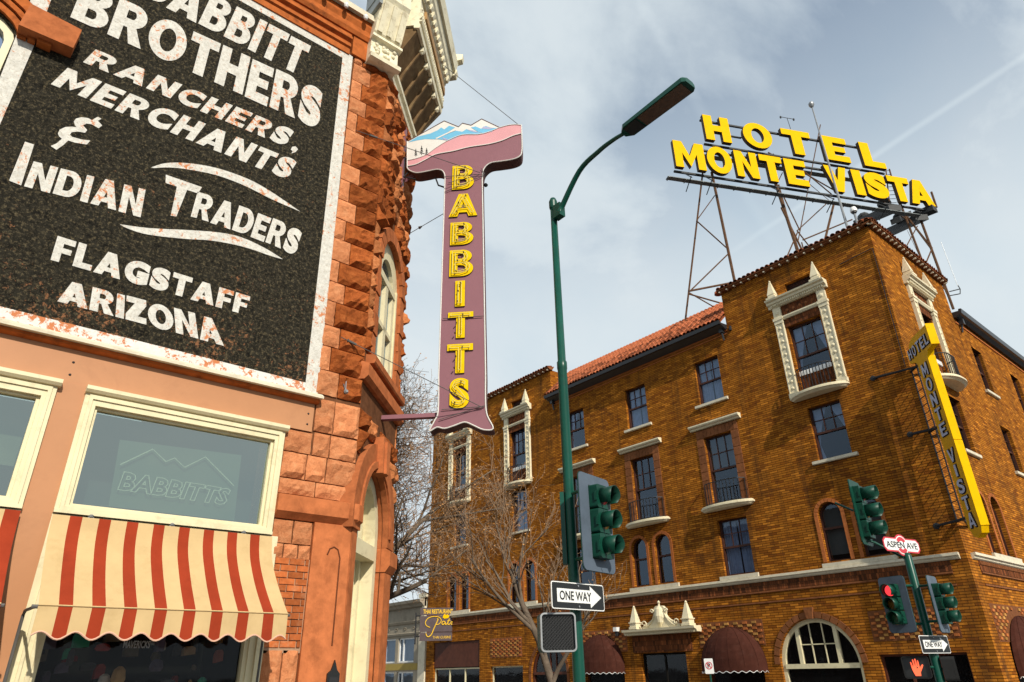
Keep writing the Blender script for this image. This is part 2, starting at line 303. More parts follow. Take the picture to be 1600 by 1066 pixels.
# ------------------------------------------------------------------ mesh builder
class G:
    def __init__(s): s.v = []; s.f = []; s.m = []
    def add(s, vs, fs, mi=0):
        k = len(s.v); s.v += [Vector(v) for v in vs]
        for f in fs: s.f.append([i+k for i in f]); s.m.append(mi)
        return s
    def box(s, fr, u0, u1, o0, o1, z0, z1, mi=0):
        c = [fr.p(u, o, z) for z in (z0, z1) for o in (o0, o1) for u in (u0, u1)]
        return s.add(c, [(0, 1, 3, 2), (4, 6, 7, 5), (0, 4, 5, 1), (2, 3, 7, 6), (0, 2, 6, 4), (1, 5, 7, 3)], mi)
    def prism(s, fr, poly, o0, o1, mi=0, side=None, holes=()):
        """polygon in (u, z), thickness from o0 to o1; holes are inner polygons"""
        loops = [list(poly)] + [list(h) for h in holes]
        flat = [q for l in loops for q in l]; n = len(flat)
        tri = tessellate_polygon([[Vector((a, b, 0)) for a, b in l] for l in loops])
        vs = [fr.p(a, o0, b) for a, b in flat] + [fr.p(a, o1, b) for a, b in flat]
        s.add(vs, [tuple(t) for t in tri] + [tuple(i+n for i in t) for t in tri], mi)
        k = 0; sm = mi if side is None else side
        for l in loops:
            m = len(l); idx = [(k+i, k+(i+1) % m, n+k+(i+1) % m, n+k+i) for i in range(m)]; k += m
            base = len(s.v)-2*n
            for f in idx: s.f.append([i+base for i in f]); s.m.append(sm)
        return s
    def sheet(s, fr, poly, o, mi=0, holes=()):
        loops = [list(poly)] + [list(h) for h in holes]; flat = [q for l in loops for q in l]
        tri = tessellate_polygon([[Vector((a, b, 0)) for a, b in l] for l in loops])
        return s.add([fr.p(a, o, b) for a, b in flat], [tuple(t) for t in tri], mi)
    def reveal(s, fr, loop, o0, o1, mi=0):
        m = len(loop); return s.add([fr.p(a, o0, b) for a, b in loop]+[fr.p(a, o1, b) for a, b in loop], [(i, (i+1) % m, m+(i+1) % m, m+i) for i in range(m)], mi)
    def profile(s, pts3a, pts3b, mi=0, closed=True, caps=True):
        """loft between two equal 3-D polylines"""
        m = len(pts3a); fs = [(i, (i+1) % m, m+(i+1) % m, m+i) for i in range(m if closed else m-1)]
        if caps: fs += [tuple(range(m)), tuple(range(2*m-1, m-1, -1))]
        return s.add(list(pts3a)+list(pts3b), fs, mi)
    def mould(s, fr, prof, u0, u1, mi=0):
        """cross-section in (o, z) run along u"""
        return s.profile([fr.p(u0, o, z) for o, z in prof], [fr.p(u1, o, z) for o, z in prof], mi)
    def tube(s, p, q, r, n=6, r2=None, mi=0, cap=True):
        p, q = Vector(p), Vector(q); d = (q-p); 
        if d.length < 1e-6: return s
        a = d.orthogonal().normalized(); b = d.normalized().cross(a); r2 = r if r2 is None else r2
        vs = [p+(a*cos(2*pi*i/n)+b*sin(2*pi*i/n))*r for i in range(n)]+[q+(a*cos(2*pi*i/n)+b*sin(2*pi*i/n))*r2 for i in range(n)]
        fs = [(i, (i+1) % n, n+(i+1) % n, n+i) for i in range(n)]
        if cap: fs += [tuple(range(n)), tuple(range(n, 2*n))]
        return s.add(vs, fs, mi)
    def path(s, pts, r, n=6, mi=0, radii=None):
        pts = [Vector(p) for p in pts]; rings = []; a = None
        for i, p in enumerate(pts):
            d = (pts[min(i+1, len(pts)-1)]-pts[max(i-1, 0)]).normalized()
            a = d.orthogonal().normalized() if a is None else (a-d*a.dot(d)).normalized()
            b = d.cross(a); rr = radii[i] if radii else r
            rings.append([p+(a*cos(2*pi*k/n)+b*sin(2*pi*k/n))*rr for k in range(n)])
        vs = [v for g in rings for v in g]; fs = []
        for i in range(len(pts)-1):
            for k in range(n): fs.append((i*n+k, i*n+(k+1) % n, (i+1)*n+(k+1) % n, (i+1)*n+k))
        fs += [tuple(range(n)), tuple(range((len(pts)-1)*n, len(pts)*n))]
        return s.add(vs, fs, mi)
    def lathe(s, c, prof, n=12, axis=None, mi=0):
        c = Vector(c); ax = Vector(axis or (0, 0, 1)).normalized(); a = ax.orthogonal().normalized(); b = ax.cross(a)
        if axis is None: a, b = Vector((1, 0, 0)), Vector((0, 1, 0))
        vs = [c+ax*h+(a*cos(2*pi*k/n)+b*sin(2*pi*k/n))*r for r, h in prof for k in range(n)]
        fs = [(i*n+k, i*n+(k+1) % n, (i+1)*n+(k+1) % n, (i+1)*n+k) for i in range(len(prof)-1) for k in range(n)]
        fs += [tuple(range(n)), tuple(range((len(prof)-1)*n, len(prof)*n))]
        return s.add(vs, fs, mi)
    def mesh(s, name, mats, smooth=False, origin=None):
        me = bpy.data.meshes.new(name); o = Vector(origin) if origin is not None else Vector()
        me.from_pydata([v-o for v in s.v], [], s.f)
        mats = mats if isinstance(mats, (list, tuple)) else [mats]
        for m in mats: me.materials.append(m)
        if len(mats) > 1: me.polygons.foreach_set('material_index', s.m)
        me.validate()
        if smooth: me.shade_smooth()
        return me
    def part(s, name, mats, parent, smooth=False, label=None, kind=None):
        o = bpy.data.objects.new(name, s.mesh(name, mats, smooth)); COL.objects.link(o); o.parent = parent
        if parent.parent is None: o.location = -parent.location
        if label: o['label'] = label
        if kind: o['kind'] = kind
        return o
    def thing(s, name, mats, label, cat, group=None, smooth=False):
        xs = [v.x for v in s.v]; ys = [v.y for v in s.v]; zs = [v.z for v in s.v]
        c = Vector(((min(xs)+max(xs))/2, (min(ys)+max(ys))/2, min(zs)))
        o = bpy.data.objects.new(name, s.mesh(name, mats, smooth, c)); COL.objects.link(o); o.location = c
        o['label'] = label; o['category'] = cat
        if group: o['group'] = group
        return o
    def struct(s, name, mats, smooth=False):
        o = bpy.data.objects.new(name, s.mesh(name, mats, smooth)); COL.objects.link(o); o['kind'] = 'structure'; return o
def thing(name, label, cat, loc, group=None):
    o = bpy.data.objects.new(name, None); COL.objects.link(o); o.location = loc; o.empty_display_size = .2
    o['label'] = label; o['category'] = cat
    if group: o['group'] = group
    return o
def rect(u0, u1, z0, z1): return [(u0, z0), (u1, z0), (u1, z1), (u0, z1)]
def arch(u0, u1, z0, zs, n=14, rise=None):
    """arched opening: sill z0, springing zs, half-round (or given rise)"""
    c, r = (u0+u1)/2, (u1-u0)/2; h = r if rise is None else rise
    return [(u0, z0), (u1, z0)]+[(c+r*cos(pi*i/n), zs+h*sin(pi*i/n)) for i in range(n+1)]
def smooth_pts(pts, k=6):
    """Catmull-Rom through (x, y) points"""
    out = []; n = len(pts)
    for i in range(n-1):
        p0, p1, p2, p3 = pts[max(i-1, 0)], pts[i], pts[i+1], pts[min(i+2, n-1)]
        for j in range(k):
            t = j/k; out.append(tuple(.5*((2*b)+(-a+c)*t+(2*a-5*b+4*c-d)*t*t+(-a+3*b-3*c+d)*t**3) for a, b, c, d in zip(p0, p1, p2, p3)))
    out.append(tuple(pts[-1])); return out
# ------------------------------------------------------------------ lettering
_tc = {}
def text_geo(txt, bold=.02, shear=0, extrude=0, res=4, outline=None, space=1.0):
    """outline font -> flat or solid mesh in its own bounding box; returns verts, faces, (minx,maxx,miny,maxy)"""
    key = (txt, bold, shear, extrude, res, outline, space)
    if key in _tc: return _tc[key]
    c = bpy.data.curves.new('t', 'FONT'); c.body = txt; c.size = 1; c.offset = bold; c.shear = shear; c.extrude = extrude; c.resolution_u = res; c.space_character = space
    if outline: c.fill_mode = 'NONE'; c.bevel_depth = outline; c.bevel_resolution = 1
    o = bpy.data.objects.new('t', c); COL.objects.link(o)
    dg = bpy.context.evaluated_depsgraph_get(); dg.update(); me = o.evaluated_get(dg).to_mesh()
    vs = [v.co.copy() for v in me.vertices]; fs = [tuple(p.vertices) for p in me.polygons]
    o.evaluated_get(dg).to_mesh_clear(); bpy.data.objects.remove(o); bpy.data.curves.remove(c)
    bb = (min(v.x for v in vs), max(v.x for v in vs), min(v.y for v in vs), max(v.y for v in vs))
    _tc[key] = (vs, fs, bb); return _tc[key]
def put_text(g, fr, txt, quad, o, mi=0, arc=0, depth=0, flip=False, **kw):
    """lay lettering in a quad of (u, z) corners: bottom-left, bottom-right, top-right, top-left"""
    vs, fs, (x0, x1, y0, y1) = text_geo(txt, extrude=.5 if depth else 0, **kw); out = []
    bl, br, tr, tl = quad
    for v in vs:
        s = (v.x-x0)/(x1-x0); t = (v.y-y0)/(y1-y0)
        u = (bl[0]*(1-s)+br[0]*s)*(1-t)+(tl[0]*(1-s)+tr[0]*s)*t
        z = (bl[1]*(1-s)+br[1]*s)*(1-t)+(tl[1]*(1-s)+tr[1]*s)*t+arc*4*s*(1-s)
        out.append(fr.p(u, o+(v.z+.5)*depth if depth else o+v.z, z))
    if depth:
        for f in fs:      # front faces get mi, everything else the side material
            front = all(vs[i].z > .49 for i in f); g.add([out[i] for i in f], [tuple(range(len(f)))], mi if front else mi+1)
    else: g.add(out, fs, mi)
def box_text(g, fr, txt, u0, u1, z0, z1, o, mi=0, **kw):
    put_text(g, fr, txt, [(u0, z0), (u1, z0), (u1, z1), (u0, z1)], o, mi, **kw)

# block capitals for painted and built-up signs: straight letters drawn here, round ones from the built-in face
def _glyph(ch, s):
    """(width, outline, holes) in units of the cap height, s = stem"""
    b = s*.88
    if ch == 'I': return s, [(0, 0), (s, 0), (s, 1), (0, 1)], []
    if ch == 'L': return .62, [(0, 0), (.62, 0), (.62, b), (s, b), (s, 1), (0, 1)], []
    if ch == 'E': W = .66; m = .5; return W, [(0, 0), (W, 0), (W, b), (s, b), (s, m-b*.45), (W*.88, m-b*.45), (W*.88, m+b*.45), (s, m+b*.45), (s, 1-b), (W, 1-b), (W, 1), (0, 1)], []
    if ch == 'F': W = .63; m = .48; return W, [(0, 0), (s, 0), (s, m-b*.45), (W*.9, m-b*.45), (W*.9, m+b*.45), (s, m+b*.45), (s, 1-b), (W, 1-b), (W, 1), (0, 1)], []
    if ch == 'T': W = .76; return W, [(W/2-s/2, 0), (W/2+s/2, 0), (W/2+s/2, 1-b), (W, 1-b), (W, 1), (0, 1), (0, 1-b), (W/2-s/2, 1-b)], []
    if ch == 'H': W = .80; return W, [(0, 0), (s, 0), (s, .5-b/2), (W-s, .5-b/2), (W-s, 0), (W, 0), (W, 1), (W-s, 1), (W-s, .5+b/2), (s, .5+b/2), (s, 1), (0, 1)], []
    if ch == 'N': W = .84; return W, [(0, 0), (s, 0), (s, .60), (W-s*1.05, 0), (W, 0), (W, 1), (W-s, 1), (W-s, .40), (s*1.05, 1), (0, 1)], []
    if ch == 'M': W = 1.04; return W, [(0, 0), (s, 0), (s, .56), (W/2, .06), (W-s, .56), (W-s, 0), (W, 0), (W, 1), (W-s*1.1, 1), (W/2, .47), (s*1.1, 1), (0, 1)], []
    if ch in 'AV':
        W = .94; a = W/2-.58*s; k = 1.1*s; ap = (W/2-k)/a
        if ch == 'A': return W, [(0, 0), (k, 0), (k+a*.17, .17), (W-k-a*.17, .17), (W-k, 0), (W, 0), (W/2+.58*s, 1), (W/2-.58*s, 1)], [[(k+a*.35, .35), (W-k-a*.35, .35), (W/2, ap)]]
        return W, [(0, 1), (W/2-.58*s, 0), (W/2+.58*s, 0), (W, 1), (W-k, 1), (W/2, 1-ap), (k, 1)], []
    if ch == 'Z': W = .72; return W, [(0, 0), (W, 0), (W, b), (s*1.5, b), (W, 1-b), (W, 1), (0, 1), (0, 1-b), (W-s*1.5, 1-b), (0, b)], []
def _round_glyph(ch, s):
    b = s*.80
    def arc(cx, cy, rx, ry, a0, a1, n=8): return [(cx+rx*cos(radians(a0+(a1-a0)*i/n)), cy+ry*sin(radians(a0+(a1-a0)*i/n))) for i in range(n+1)]
    if ch in 'RP':
        cx, cy, rx, ry = .42, .70, .33, .30; hole = [(s, cy-ry+b*.9), (cx, cy-ry+b*.9)]+arc(cx, cy, max(rx-s, .07), ry-b*.9, -80, 80)+[(cx, cy+ry-b*.9), (s, cy+ry-b*.9)]
        if ch == 'P': return .75, [(0, 0), (s, 0), (s, .40), (cx, .40)]+arc(cx, cy, rx, ry, -85, 85)+[(cx, 1), (0, 1)], [hole]
        return .80, [(0, 0), (s, 0), (s, .37), (.36, .37), (.80-s*1.15, 0), (.80, 0), (.565, .425)]+arc(cx, cy, rx, ry, -55, 85)+[(cx, 1), (0, 1)], [hole]
    if ch == 'B':
        lo = (.42, .285, .345, .285); hi = (.40, .755, .32, .245)
        out = [(0, 0), (lo[0], 0)]+arc(*lo, -85, 62)+arc(*hi, -62, 85)+[(hi[0], 1), (0, 1)]
        h1 = [(s, b*.8), (lo[0], b*.8)]+arc(lo[0], lo[1], lo[2]-s, lo[3]-b*.8, -80, 80, 6)+[(lo[0], .57-b*.8), (s, .57-b*.8)]
        h2 = [(s, .51+b*.72), (hi[0], .51+b*.72)]+arc(hi[0], hi[1], max(hi[2]-s, .06), hi[3]-b*.75, -75, 75, 6)+[(hi[0], 1-b*.8), (s, 1-b*.8)]
        return .765, out, [h1, h2]
    if ch == 'D': return .84, [(0, 0), (.40, 0)]+arc(.40, .5, .44, .5, -85, 85, 12)+[(.40, 1), (0, 1)], [[(s, b), (.38, b)]+arc(.38, .5, .46-s, .5-b, -80, 80, 10)+[(.38, 1-b), (s, 1-b)]]
    if ch == 'O': return .94, arc(.47, .5, .47, .515, 0, 348, 29), [arc(.47, .5, .47-s, .515-b, 0, 345, 23)]
RW = {'O': .92, 'C': .80, 'G': .88, 'S': .70, 'B': .72, 'R': .76, 'D': .80, 'P': .7}
def glyph_geo(ch, s=.24):
    """verts (x 0..width, y 0..1, z 0/1), faces with a front flag, width"""
    q = _glyph(ch, s) or _round_glyph(ch, s); G_ = G(); W0_ = Fr((0, 0, 0), (1, 0, 0), (0, 1, 0))
    if q:
        W, out, holes = q; loops = [out]+holes; flat = [p for l in loops for p in l]; n = len(flat)
        tri = tessellate_polygon([[Vector((a, b, 0)) for a, b in l] for l in loops])
        vs = [Vector((a, b, 1)) for a, b in flat]+[Vector((a, b, 0)) for a, b in flat]; fs = [(tuple(t), 1) for t in tri]; k = 0
        for l in loops:
            m = len(l); fs += [((k+i, k+(i+1) % m, n+k+(i+1) % m, n+k+i), 0) for i in range(m)]; k += m
        return vs, fs, W
    W = RW[ch]; vs, fs, (x0, x1, y0, y1) = text_geo(ch, bold=(s-.155)*.62, extrude=.5, res=6)
    ov = .012 if ch in 'OCGS' else 0
    V = [Vector(((v.x-x0)/(x1-x0)*W, -ov+(v.y-y0)/(y1-y0)*(1+2*ov), v.z+.5)) for v in vs]
    F = [(f, 1 if all(V[i].z > .99 for i in f) else 0) for f in fs if not all(V[i].z < .01 for i in f)]
    return V, F, W
def put_word(g, fr, txt, quad, o, stem=.24, gap=.10, depth=0, slant=0, arc=0, mi=0, jitter=0):
    gs = [glyph_geo(c, stem) if c != ' ' else None for c in txt]
    tot = sum((q[2] if q else .45)+gap for q in gs)-gap; x = 0; bl, br, tr, tl = quad; rnd = random.Random(len(txt)*7+ord(txt[0]))
    for q in gs:
        if q is None: x += .45+gap; continue
        vs, fs, W = q; jy = rnd.uniform(-jitter, jitter); jh = 1+rnd.uniform(-jitter, jitter); used = {}
        for f, front in fs:
            if not depth and not front: continue
            ids = []
            for i in f:
                v = vs[i]; s = (x+v.x+slant*(v.y-.5))/tot; t = v.y*jh+jy
                u = (bl[0]*(1-s)+br[0]*s)*(1-t)+(tl[0]*(1-s)+tr[0]*s)*t
                z = (bl[1]*(1-s)+br[1]*s)*(1-t)+(tl[1]*(1-s)+tr[1]*s)*t+arc*4*s*(1-s)
                if (i, front) not in used: used[(i, front)] = len(g.v); g.v.append(fr.p(u, o+(v.z*depth if depth else 0), z))
                ids.append(used[(i, front)])
            g.f.append(ids); g.m.append(mi if front else mi+1)
        x += W+gap
# ================================================================== ground
W0 = Fr((0, 0, 0), (1, 0, 0), (0, 1, 0))
def slab(g, x0, x1, y0, y1, z0, z1, mi=0): return g.box(W0, x0, x1, y0, y1, z0, z1, mi)
slab(G(), -700, 700, -700, 700, -.5, -.13).struct('ground', ASPHALT)
slab(G(), -200, 8.2, 6.2, 8.98, -.13, 0).struct('pavement', CONC)
slab(G(), 6.3, 8.2, 8.98, 90, -.13, 0).struct('pavement', CONC)
slab(G(), 25.6, 28.98, 5.6, 90, -.13, 0).struct('pavement', CONC)
slab(G(), 28.98, 90, 5.6, 8.98, -.13, 0).struct('pavement', CONC)
slab(G(), 13.0, 16.0, 3.4, 7.6, -.13, 0).struct('pavement', CONC)
slab(G(), -200, 200, -16, -12, -.13, 0).struct('pavement', CONC)
g = G()
for i in range(7): slab(g, 9.4+i*1.0, 9.9+i*1.0, 1.2, 4.4, -.13, -.126)
g.struct('road_marking', PAINTW)

# ================================================================== hotel
hotel = thing('brick_hotel', 'tall yellow-brown brick corner hotel with clay tile eaves and cream window surrounds', 'hotel', (33, 20, 0))
TW, MIDL, LEND = 16.85, 30.35, 44.3          # end of corner tower, of the middle, of the far tower
TZ, EZ, LZ = 19.62, 17.75, 19.85
# ---- openings: (frame, loop, kind, data)
OPEN_L, OPEN_R = [], []
def win_rect(c, w, z0, z1): return rect(c-w/2, c+w/2, z0, z1)
COLS = [18.43, 23.36, 28.30]
tower_c, lt_r, lt_l = 12.86, 33.85, 40.55
L_rect = [(c, 1.5, 13.93, 16.33) for c in COLS] + [(c, 1.6, 8.72, 12.15) for c in COLS] + \
         [(tower_c, 1.62, 13.05, 16.28), (tower_c, 1.5, 9.68, 12.12), (18.38, 1.6, 5.44, 7.98), (28.25, 1.6, 5.44, 7.98),
          (lt_r, 1.55, 13.05, 16.75), (lt_l, 1.55, 13.05, 16.75), (lt_r-.02, 1.5, 9.75, 12.4), (lt_l-.1, 1.4, 9.75, 12.3)]
L_attic = [(12.72, 1.3, 17.86, 18.55), (lt_r, 1.25, 18.05, 18.75), (lt_l, 1.25, 18.05, 18.75)]
L_arch = [(c-.78, 1.0, 5.48, 7.38) for c in (COLS[1]+.05, tower_c+.02)] + [(c+.78, 1.0, 5.48, 7.38) for c in (COLS[1]+.05, tower_c+.02)] + \
         [(lt_l-.72, 1.0, 5.45, 7.32), (lt_l+.72, 1.0, 5.45, 7.32), (lt_r-.1-.72, 1.0, 5.45, 7.32), (lt_r-.1+.72, 1.0, 5.45, 7.32)]
R_rect = [(33.0, 1.5, 13.35, 16.4), (33.28, 1.45, 9.72, 12.2), (39.6, 1.45, 13.95, 16.4), (45.5, 1.45, 13.95, 16.4), (51.5, 1.45, 13.95, 16.4), (39.8, 1.45, 9.8, 12.15), (45.7, 1.45, 9.8, 12.15), (51.7, 1.45, 9.8, 12.15)]
R_attic = [(32.9, 1.25, 18.0, 18.6)]
R_arch = [(32.45, 1.0, 5.45, 7.38), (34.1, 1.05, 5.45, 7.38), (40.2, 1.0, 5.45, 7.38), (41.8, 1.0, 5.45, 7.38)]
def rough_outline(*a): return a
holesL = [win_rect(*a) for a in L_rect+L_attic] + [arch(c-w/2, c+w/2, z0, zs) for c, w, z0, zs in L_arch]
GROUND_ARCH = arch(13.66, 17.1, -.2, 1.66, 24, 1.72)
holesL += [GROUND_ARCH, rect(9.9, 12.95, -.2, 1.94), rect(21.95, 24.7, -.2, 2.30), arch(17.95, 20.75, -.2, 1.6, 16), arch(25.9, 28.7, -.2, 1.6, 16),
           arch(30.1, 33.1, -.2, 1.5, 16), rect(33.86, 36.95, -.2, 1.93), rect(38.1, 43.35, -.2, 3.5)]
holesR = [win_rect(*a) for a in R_rect+R_attic] + [arch(c-w/2, c+w/2, z0, zs) for c, w, z0, zs in R_arch]
holesR += [arch(30.5, 34.2, -.2, 1.5, 16, 1.75), arch(37.5, 41.2, -.2, 1.5, 16, 1.75), arch(44, 47.6, -.2, 1.5, 16, 1.75)]
g = G()
g.sheet(FL, [(9.0, -.2), (LEND, -.2), (LEND, LZ), (MIDL, LZ), (MIDL, EZ), (TW, EZ), (TW, TZ), (9.0, TZ)], 0, holes=holesL)
for h in holesL: g.reveal(FL, h, 0, -.34)
g.part('wall', HOTEL_BRICK, hotel)
g = G()
g.sheet(FR, [(29.0, -.2), (66, -.2), (66, 17.75), (37.5, 17.75), (37.5, TZ), (29.0, TZ)], 0, holes=holesR)
for h in holesR: g.reveal(FR, h, 0, -.34)
g.part('wall', HOTEL_BRICK, hotel)
g = G()   # the sides one sees above the lower roofs, and the backs
F_TL = Fr((0, TW, 0), (1, 0, 0), (0, 1, 0))
g.sheet(F_TL, rect(29.0, 37.5, 17.2, TZ), 0); g.sheet(Fr((0, MIDL, 0), (1, 0, 0), (0, -1, 0)), rect(29.0, 37.5, 17.2, LZ), 0)
g.sheet(Fr((37.5, 0, 0), (0, 1, 0), (1, 0, 0)), rect(9, TW, 17.2, TZ), 0); g.sheet(Fr((37.5, 0, 0), (0, 1, 0), (1, 0, 0)), rect(MIDL, LEND, 17.2, LZ), 0)
g.sheet(Fr((0, LEND, 0), (1, 0, 0), (0, 1, 0)), rect(29.0, 66, -.2, LZ-2.1), 0); g.sheet(Fr((66, 0, 0), (0, 1, 0), (1, 0, 0)), rect(9, LEND, -.2, 17.75), 0)
g.sheet(Fr((0, LEND, 0), (1, 0, 0), (0, 1, 0)), rect(29.0, 37.5, LZ-2.1, LZ), 0)
g.part('wall', HOTEL_BRICK, hotel)
g = G()
slab(g, 29.05, 37.45, 9.05, TW-.05, TZ-.12, TZ-.02); slab(g, 29.05, 37.45, MIDL+.05, LEND-.05, LZ-.12, LZ-.02)
slab(g, 31.0, 65.9, TW+.05, MIDL-.05, 17.5, 17.62); slab(g, 37.55, 65.9, 9.05, TW-.05, 17.5, 17.62); slab(g, 37.55, 65.9, MIDL+.05, LEND-.05, 17.5, 17.62)
g.part('flat_roof', STEEL_DK, hotel)

# ---- sash windows
def sash_window(fr, c, w, z0, z1, cur='drape', lite=(3, 2), split=.5, round_=0):
    o = -.24; g = G(); a, b = c-w/2, c+w/2; f = .075; top = z1-(w/2 if round_ else 0)
    if round_:
        outer = arch(a, b, z0, top, 12); inner = arch(a+f, b-f, z0+f, top, 12)
        g.prism(fr, outer, o-.06, o+.04, holes=[inner])
    else: g.prism(fr, rect(a, b, z0, z1), o-.06, o+.04, holes=[rect(a+f, b-f, z0+f, z1-f)])
    zm = z0+(z1-z0)*split
    g.box(fr, a+f, b-f, o-.05, o+.06, zm-.045, zm+.045)
    if lite and not round_:
        nx, nz = lite; t = .018
        for i in range(1, nx): u = a+f+(w-2*f)*i/nx; g.box(fr, u-t, u+t, o-.03, o+.02, zm+.045, z1-f)
        for i in range(1, nz): z = zm+.045+(z1-f-zm-.045)*i/nz; g.box(fr, a+f, b-f, o-.03, o+.018, z-t, z+t)
    # deeper lining so the frame reads as timber
    g.box(fr, a, a+.05, o+.04, o+.08, z0, top); g.box(fr, b-.05, b, o+.04, o+.08, z0, top)
    wo = g.part('window', SASH, hotel)
    loop = arch(a+f, b-f, z0+f, top, 12) if round_ else rect(a+f, b-f, z0+f, z1-f)
    G().sheet(fr, loop, o-.02).part('pane', GLASS, wo)
    k = G()
    if cur == 'drape':      # two pleated halves
        n = 26; pts = []
        for side in (0, 1):
            for i in range(n):
                for q in (0, 1):
                    u = (a+.02+(w/2-.06)*(i+q)/n) if side == 0 else (b-.02-(w/2-.06)*(i+q)/n)
                    pts.append((u, o-.16+.03*sin((i+q)*1.7+c)))
            m = len(pts)
            for i in range(0, m-1, 2): k.add([fr.p(pts[i][0], pts[i][1], z0), fr.p(pts[i+1][0], pts[i+1][1], z0), fr.p(pts[i+1][0], pts[i+1][1], z1), fr.p(pts[i][0], pts[i][1], z1)], [(0, 1, 2, 3)])
            pts = []
    elif cur == 'tied':     # swept back to the jambs
        for s_ in (0, 1):
            n = 10
            for i in range(n):
                t0, t1 = i/n, (i+1)/n
                def e(t): return .05+.42*max(0, (t-.30)/.7)**1.4 if t > .3 else .05+.10*(.3-t)/.3
                z_0, z_1 = z0+(z1-z0)*t0, z0+(z1-z0)*t1; A = a if s_ == 0 else b; sg = 1 if s_ == 0 else -1
                k.add([fr.p(A, o-.14, z_0), fr.p(A+sg*w*e(t0), o-.17, z_0), fr.p(A+sg*w*e(t1), o-.17, z_1), fr.p(A, o-.14, z_1)], [(0, 1, 2, 3)])
    elif cur == 'shade': k.box(fr, a+.03, b-.03, o-.15, o-.14, z0+(z1-z0)*.12, z1)
    elif cur == 'half': k.box(fr, a+.03, b-.03, o-.15, o-.14, zm+.15, z1)
    if k.v: k.part('curtain' if cur in ('drape', 'tied') else 'roller_shade', CURTAIN if cur in ('drape', 'tied') else SHADE, wo)
    return wo
curs = ['drape', 'drape', 'tied', 'half', 'none', 'shade', 'tied', 'tied', 'drape', 'none', 'tied', 'half', 'drape', 'none']
for (a, k) in zip(L_rect, curs): sash_window(FL, *a, cur=k)
for i, (c, w, z0, zs) in enumerate(L_arch): sash_window(FL, c, w, z0, zs+w/2, cur=('shade' if c < 14 else 'none'), round_=1, split=.56)
for i, a in enumerate(R_rect): sash_window(FR, *a, cur=['tied', 'half', 'none', 'half', 'none', 'none', 'drape', 'none'][i])
for (c, w, z0, zs) in R_arch: sash_window(FR, c, w, z0, zs+w/2, cur='none', round_=1, split=.56)
for fr, lst in ((FL, L_attic), (FR, R_attic)):
    for c, w, z0, z1 in lst:
        g = G()
        for i in range(9): g.box(fr, c-w/2, c+w/2, -.30, -.18, z0+.02+i*.075, z0+.045+i*.075)
        g.part('louvre', SASH, hotel)
# rooms behind the glass: dark back walls, well inside
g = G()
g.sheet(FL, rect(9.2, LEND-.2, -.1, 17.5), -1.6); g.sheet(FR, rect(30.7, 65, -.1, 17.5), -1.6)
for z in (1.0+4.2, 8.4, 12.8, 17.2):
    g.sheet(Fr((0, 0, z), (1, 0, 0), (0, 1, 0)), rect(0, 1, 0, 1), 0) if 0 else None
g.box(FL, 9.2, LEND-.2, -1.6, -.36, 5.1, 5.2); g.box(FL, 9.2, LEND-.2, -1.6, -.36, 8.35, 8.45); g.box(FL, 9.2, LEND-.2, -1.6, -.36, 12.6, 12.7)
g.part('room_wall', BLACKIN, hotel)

# ---- sills
def sill(fr, u0, u1, z, h=.16, o=.12):
    G().mould(fr, [(-.2, z-h), (o-.02, z-h), (o, z-h+.02), (o, z-.02), (-.2, z)], u0, u1).part('window_sill', CREAMW, hotel)
for c in COLS: sill(FL, c-.98, c+.98, 13.93)
sill(FL, tower_c-1.0, tower_c+1.0, 9.68); sill(FL, lt_r-1.0, lt_r+.98, 9.75); sill(FL, lt_l-1.1, lt_l+.9, 9.75)
for a, b in ((17.4, 19.42), (27.25, 29.25), (COLS[1]-1.55, COLS[1]+1.62), (11.34, 14.38), (lt_l-1.4, lt_l+1.4), (lt_r-1.5, lt_r+1.3)): sill(FL, a, b, 5.44, .2, .10)
for c in (33.28, 39.6, 45.5, 51.5, 39.8, 45.7, 51.7): sill(FR, c-.9, c+.9, 9.72 if c == 33.28 else (13.95 if c in (39.6, 45.5, 51.5) else 9.8))
sill(FR, 31.8, 35.0, 5.44, .2, .10); sill(FR, 39.6, 42.4, 5.44, .2, .10)
# ---- cream belt course over the ground floor, dark frieze and mouldings below it
prof = [(-.05, 5.22), (.16, 5.24), (.17, 5.14), (.10, 5.12), (.085, 5.05), (.03, 5.01), (-.05, 5.01)]
G().mould(FL, prof, 9.22, LEND-.1).part('belt_course', CREAMW, hotel); G().mould(FR, prof, 29.45, 65).part('belt_course', CREAMW, hotel)
g = G(); g.box(FL, 9.6, LEND-.2, -.02, .02, 4.62, 5.0); g.box(FR, 30.0, 65, -.02, .02, 4.62, 5.0); g.part('frieze_band', DARK_BRICK, hotel)
g = G()
for i in range(150): u = 30.05+i*.11; g.box(FR, u, u+.06, .02, .06, 4.86, 4.99)
g.part('dentil_row', QUOIN, hotel, kind='stuff')
g = G()
for fr, a, b in ((FL, 9.6, LEND-.2), (FR, 30.0, 65)):
    g.mould(fr, [(-.02, 4.62), (.05, 4.60), (.055, 4.55), (.02, 4.53), (-.02, 4.53)], a, b); g.mould(fr, [(-.02, 4.18), (.03, 4.18), (.03, 4.12), (-.02, 4.12)], a, b)
g.part('brick_moulding', QUOIN, hotel)
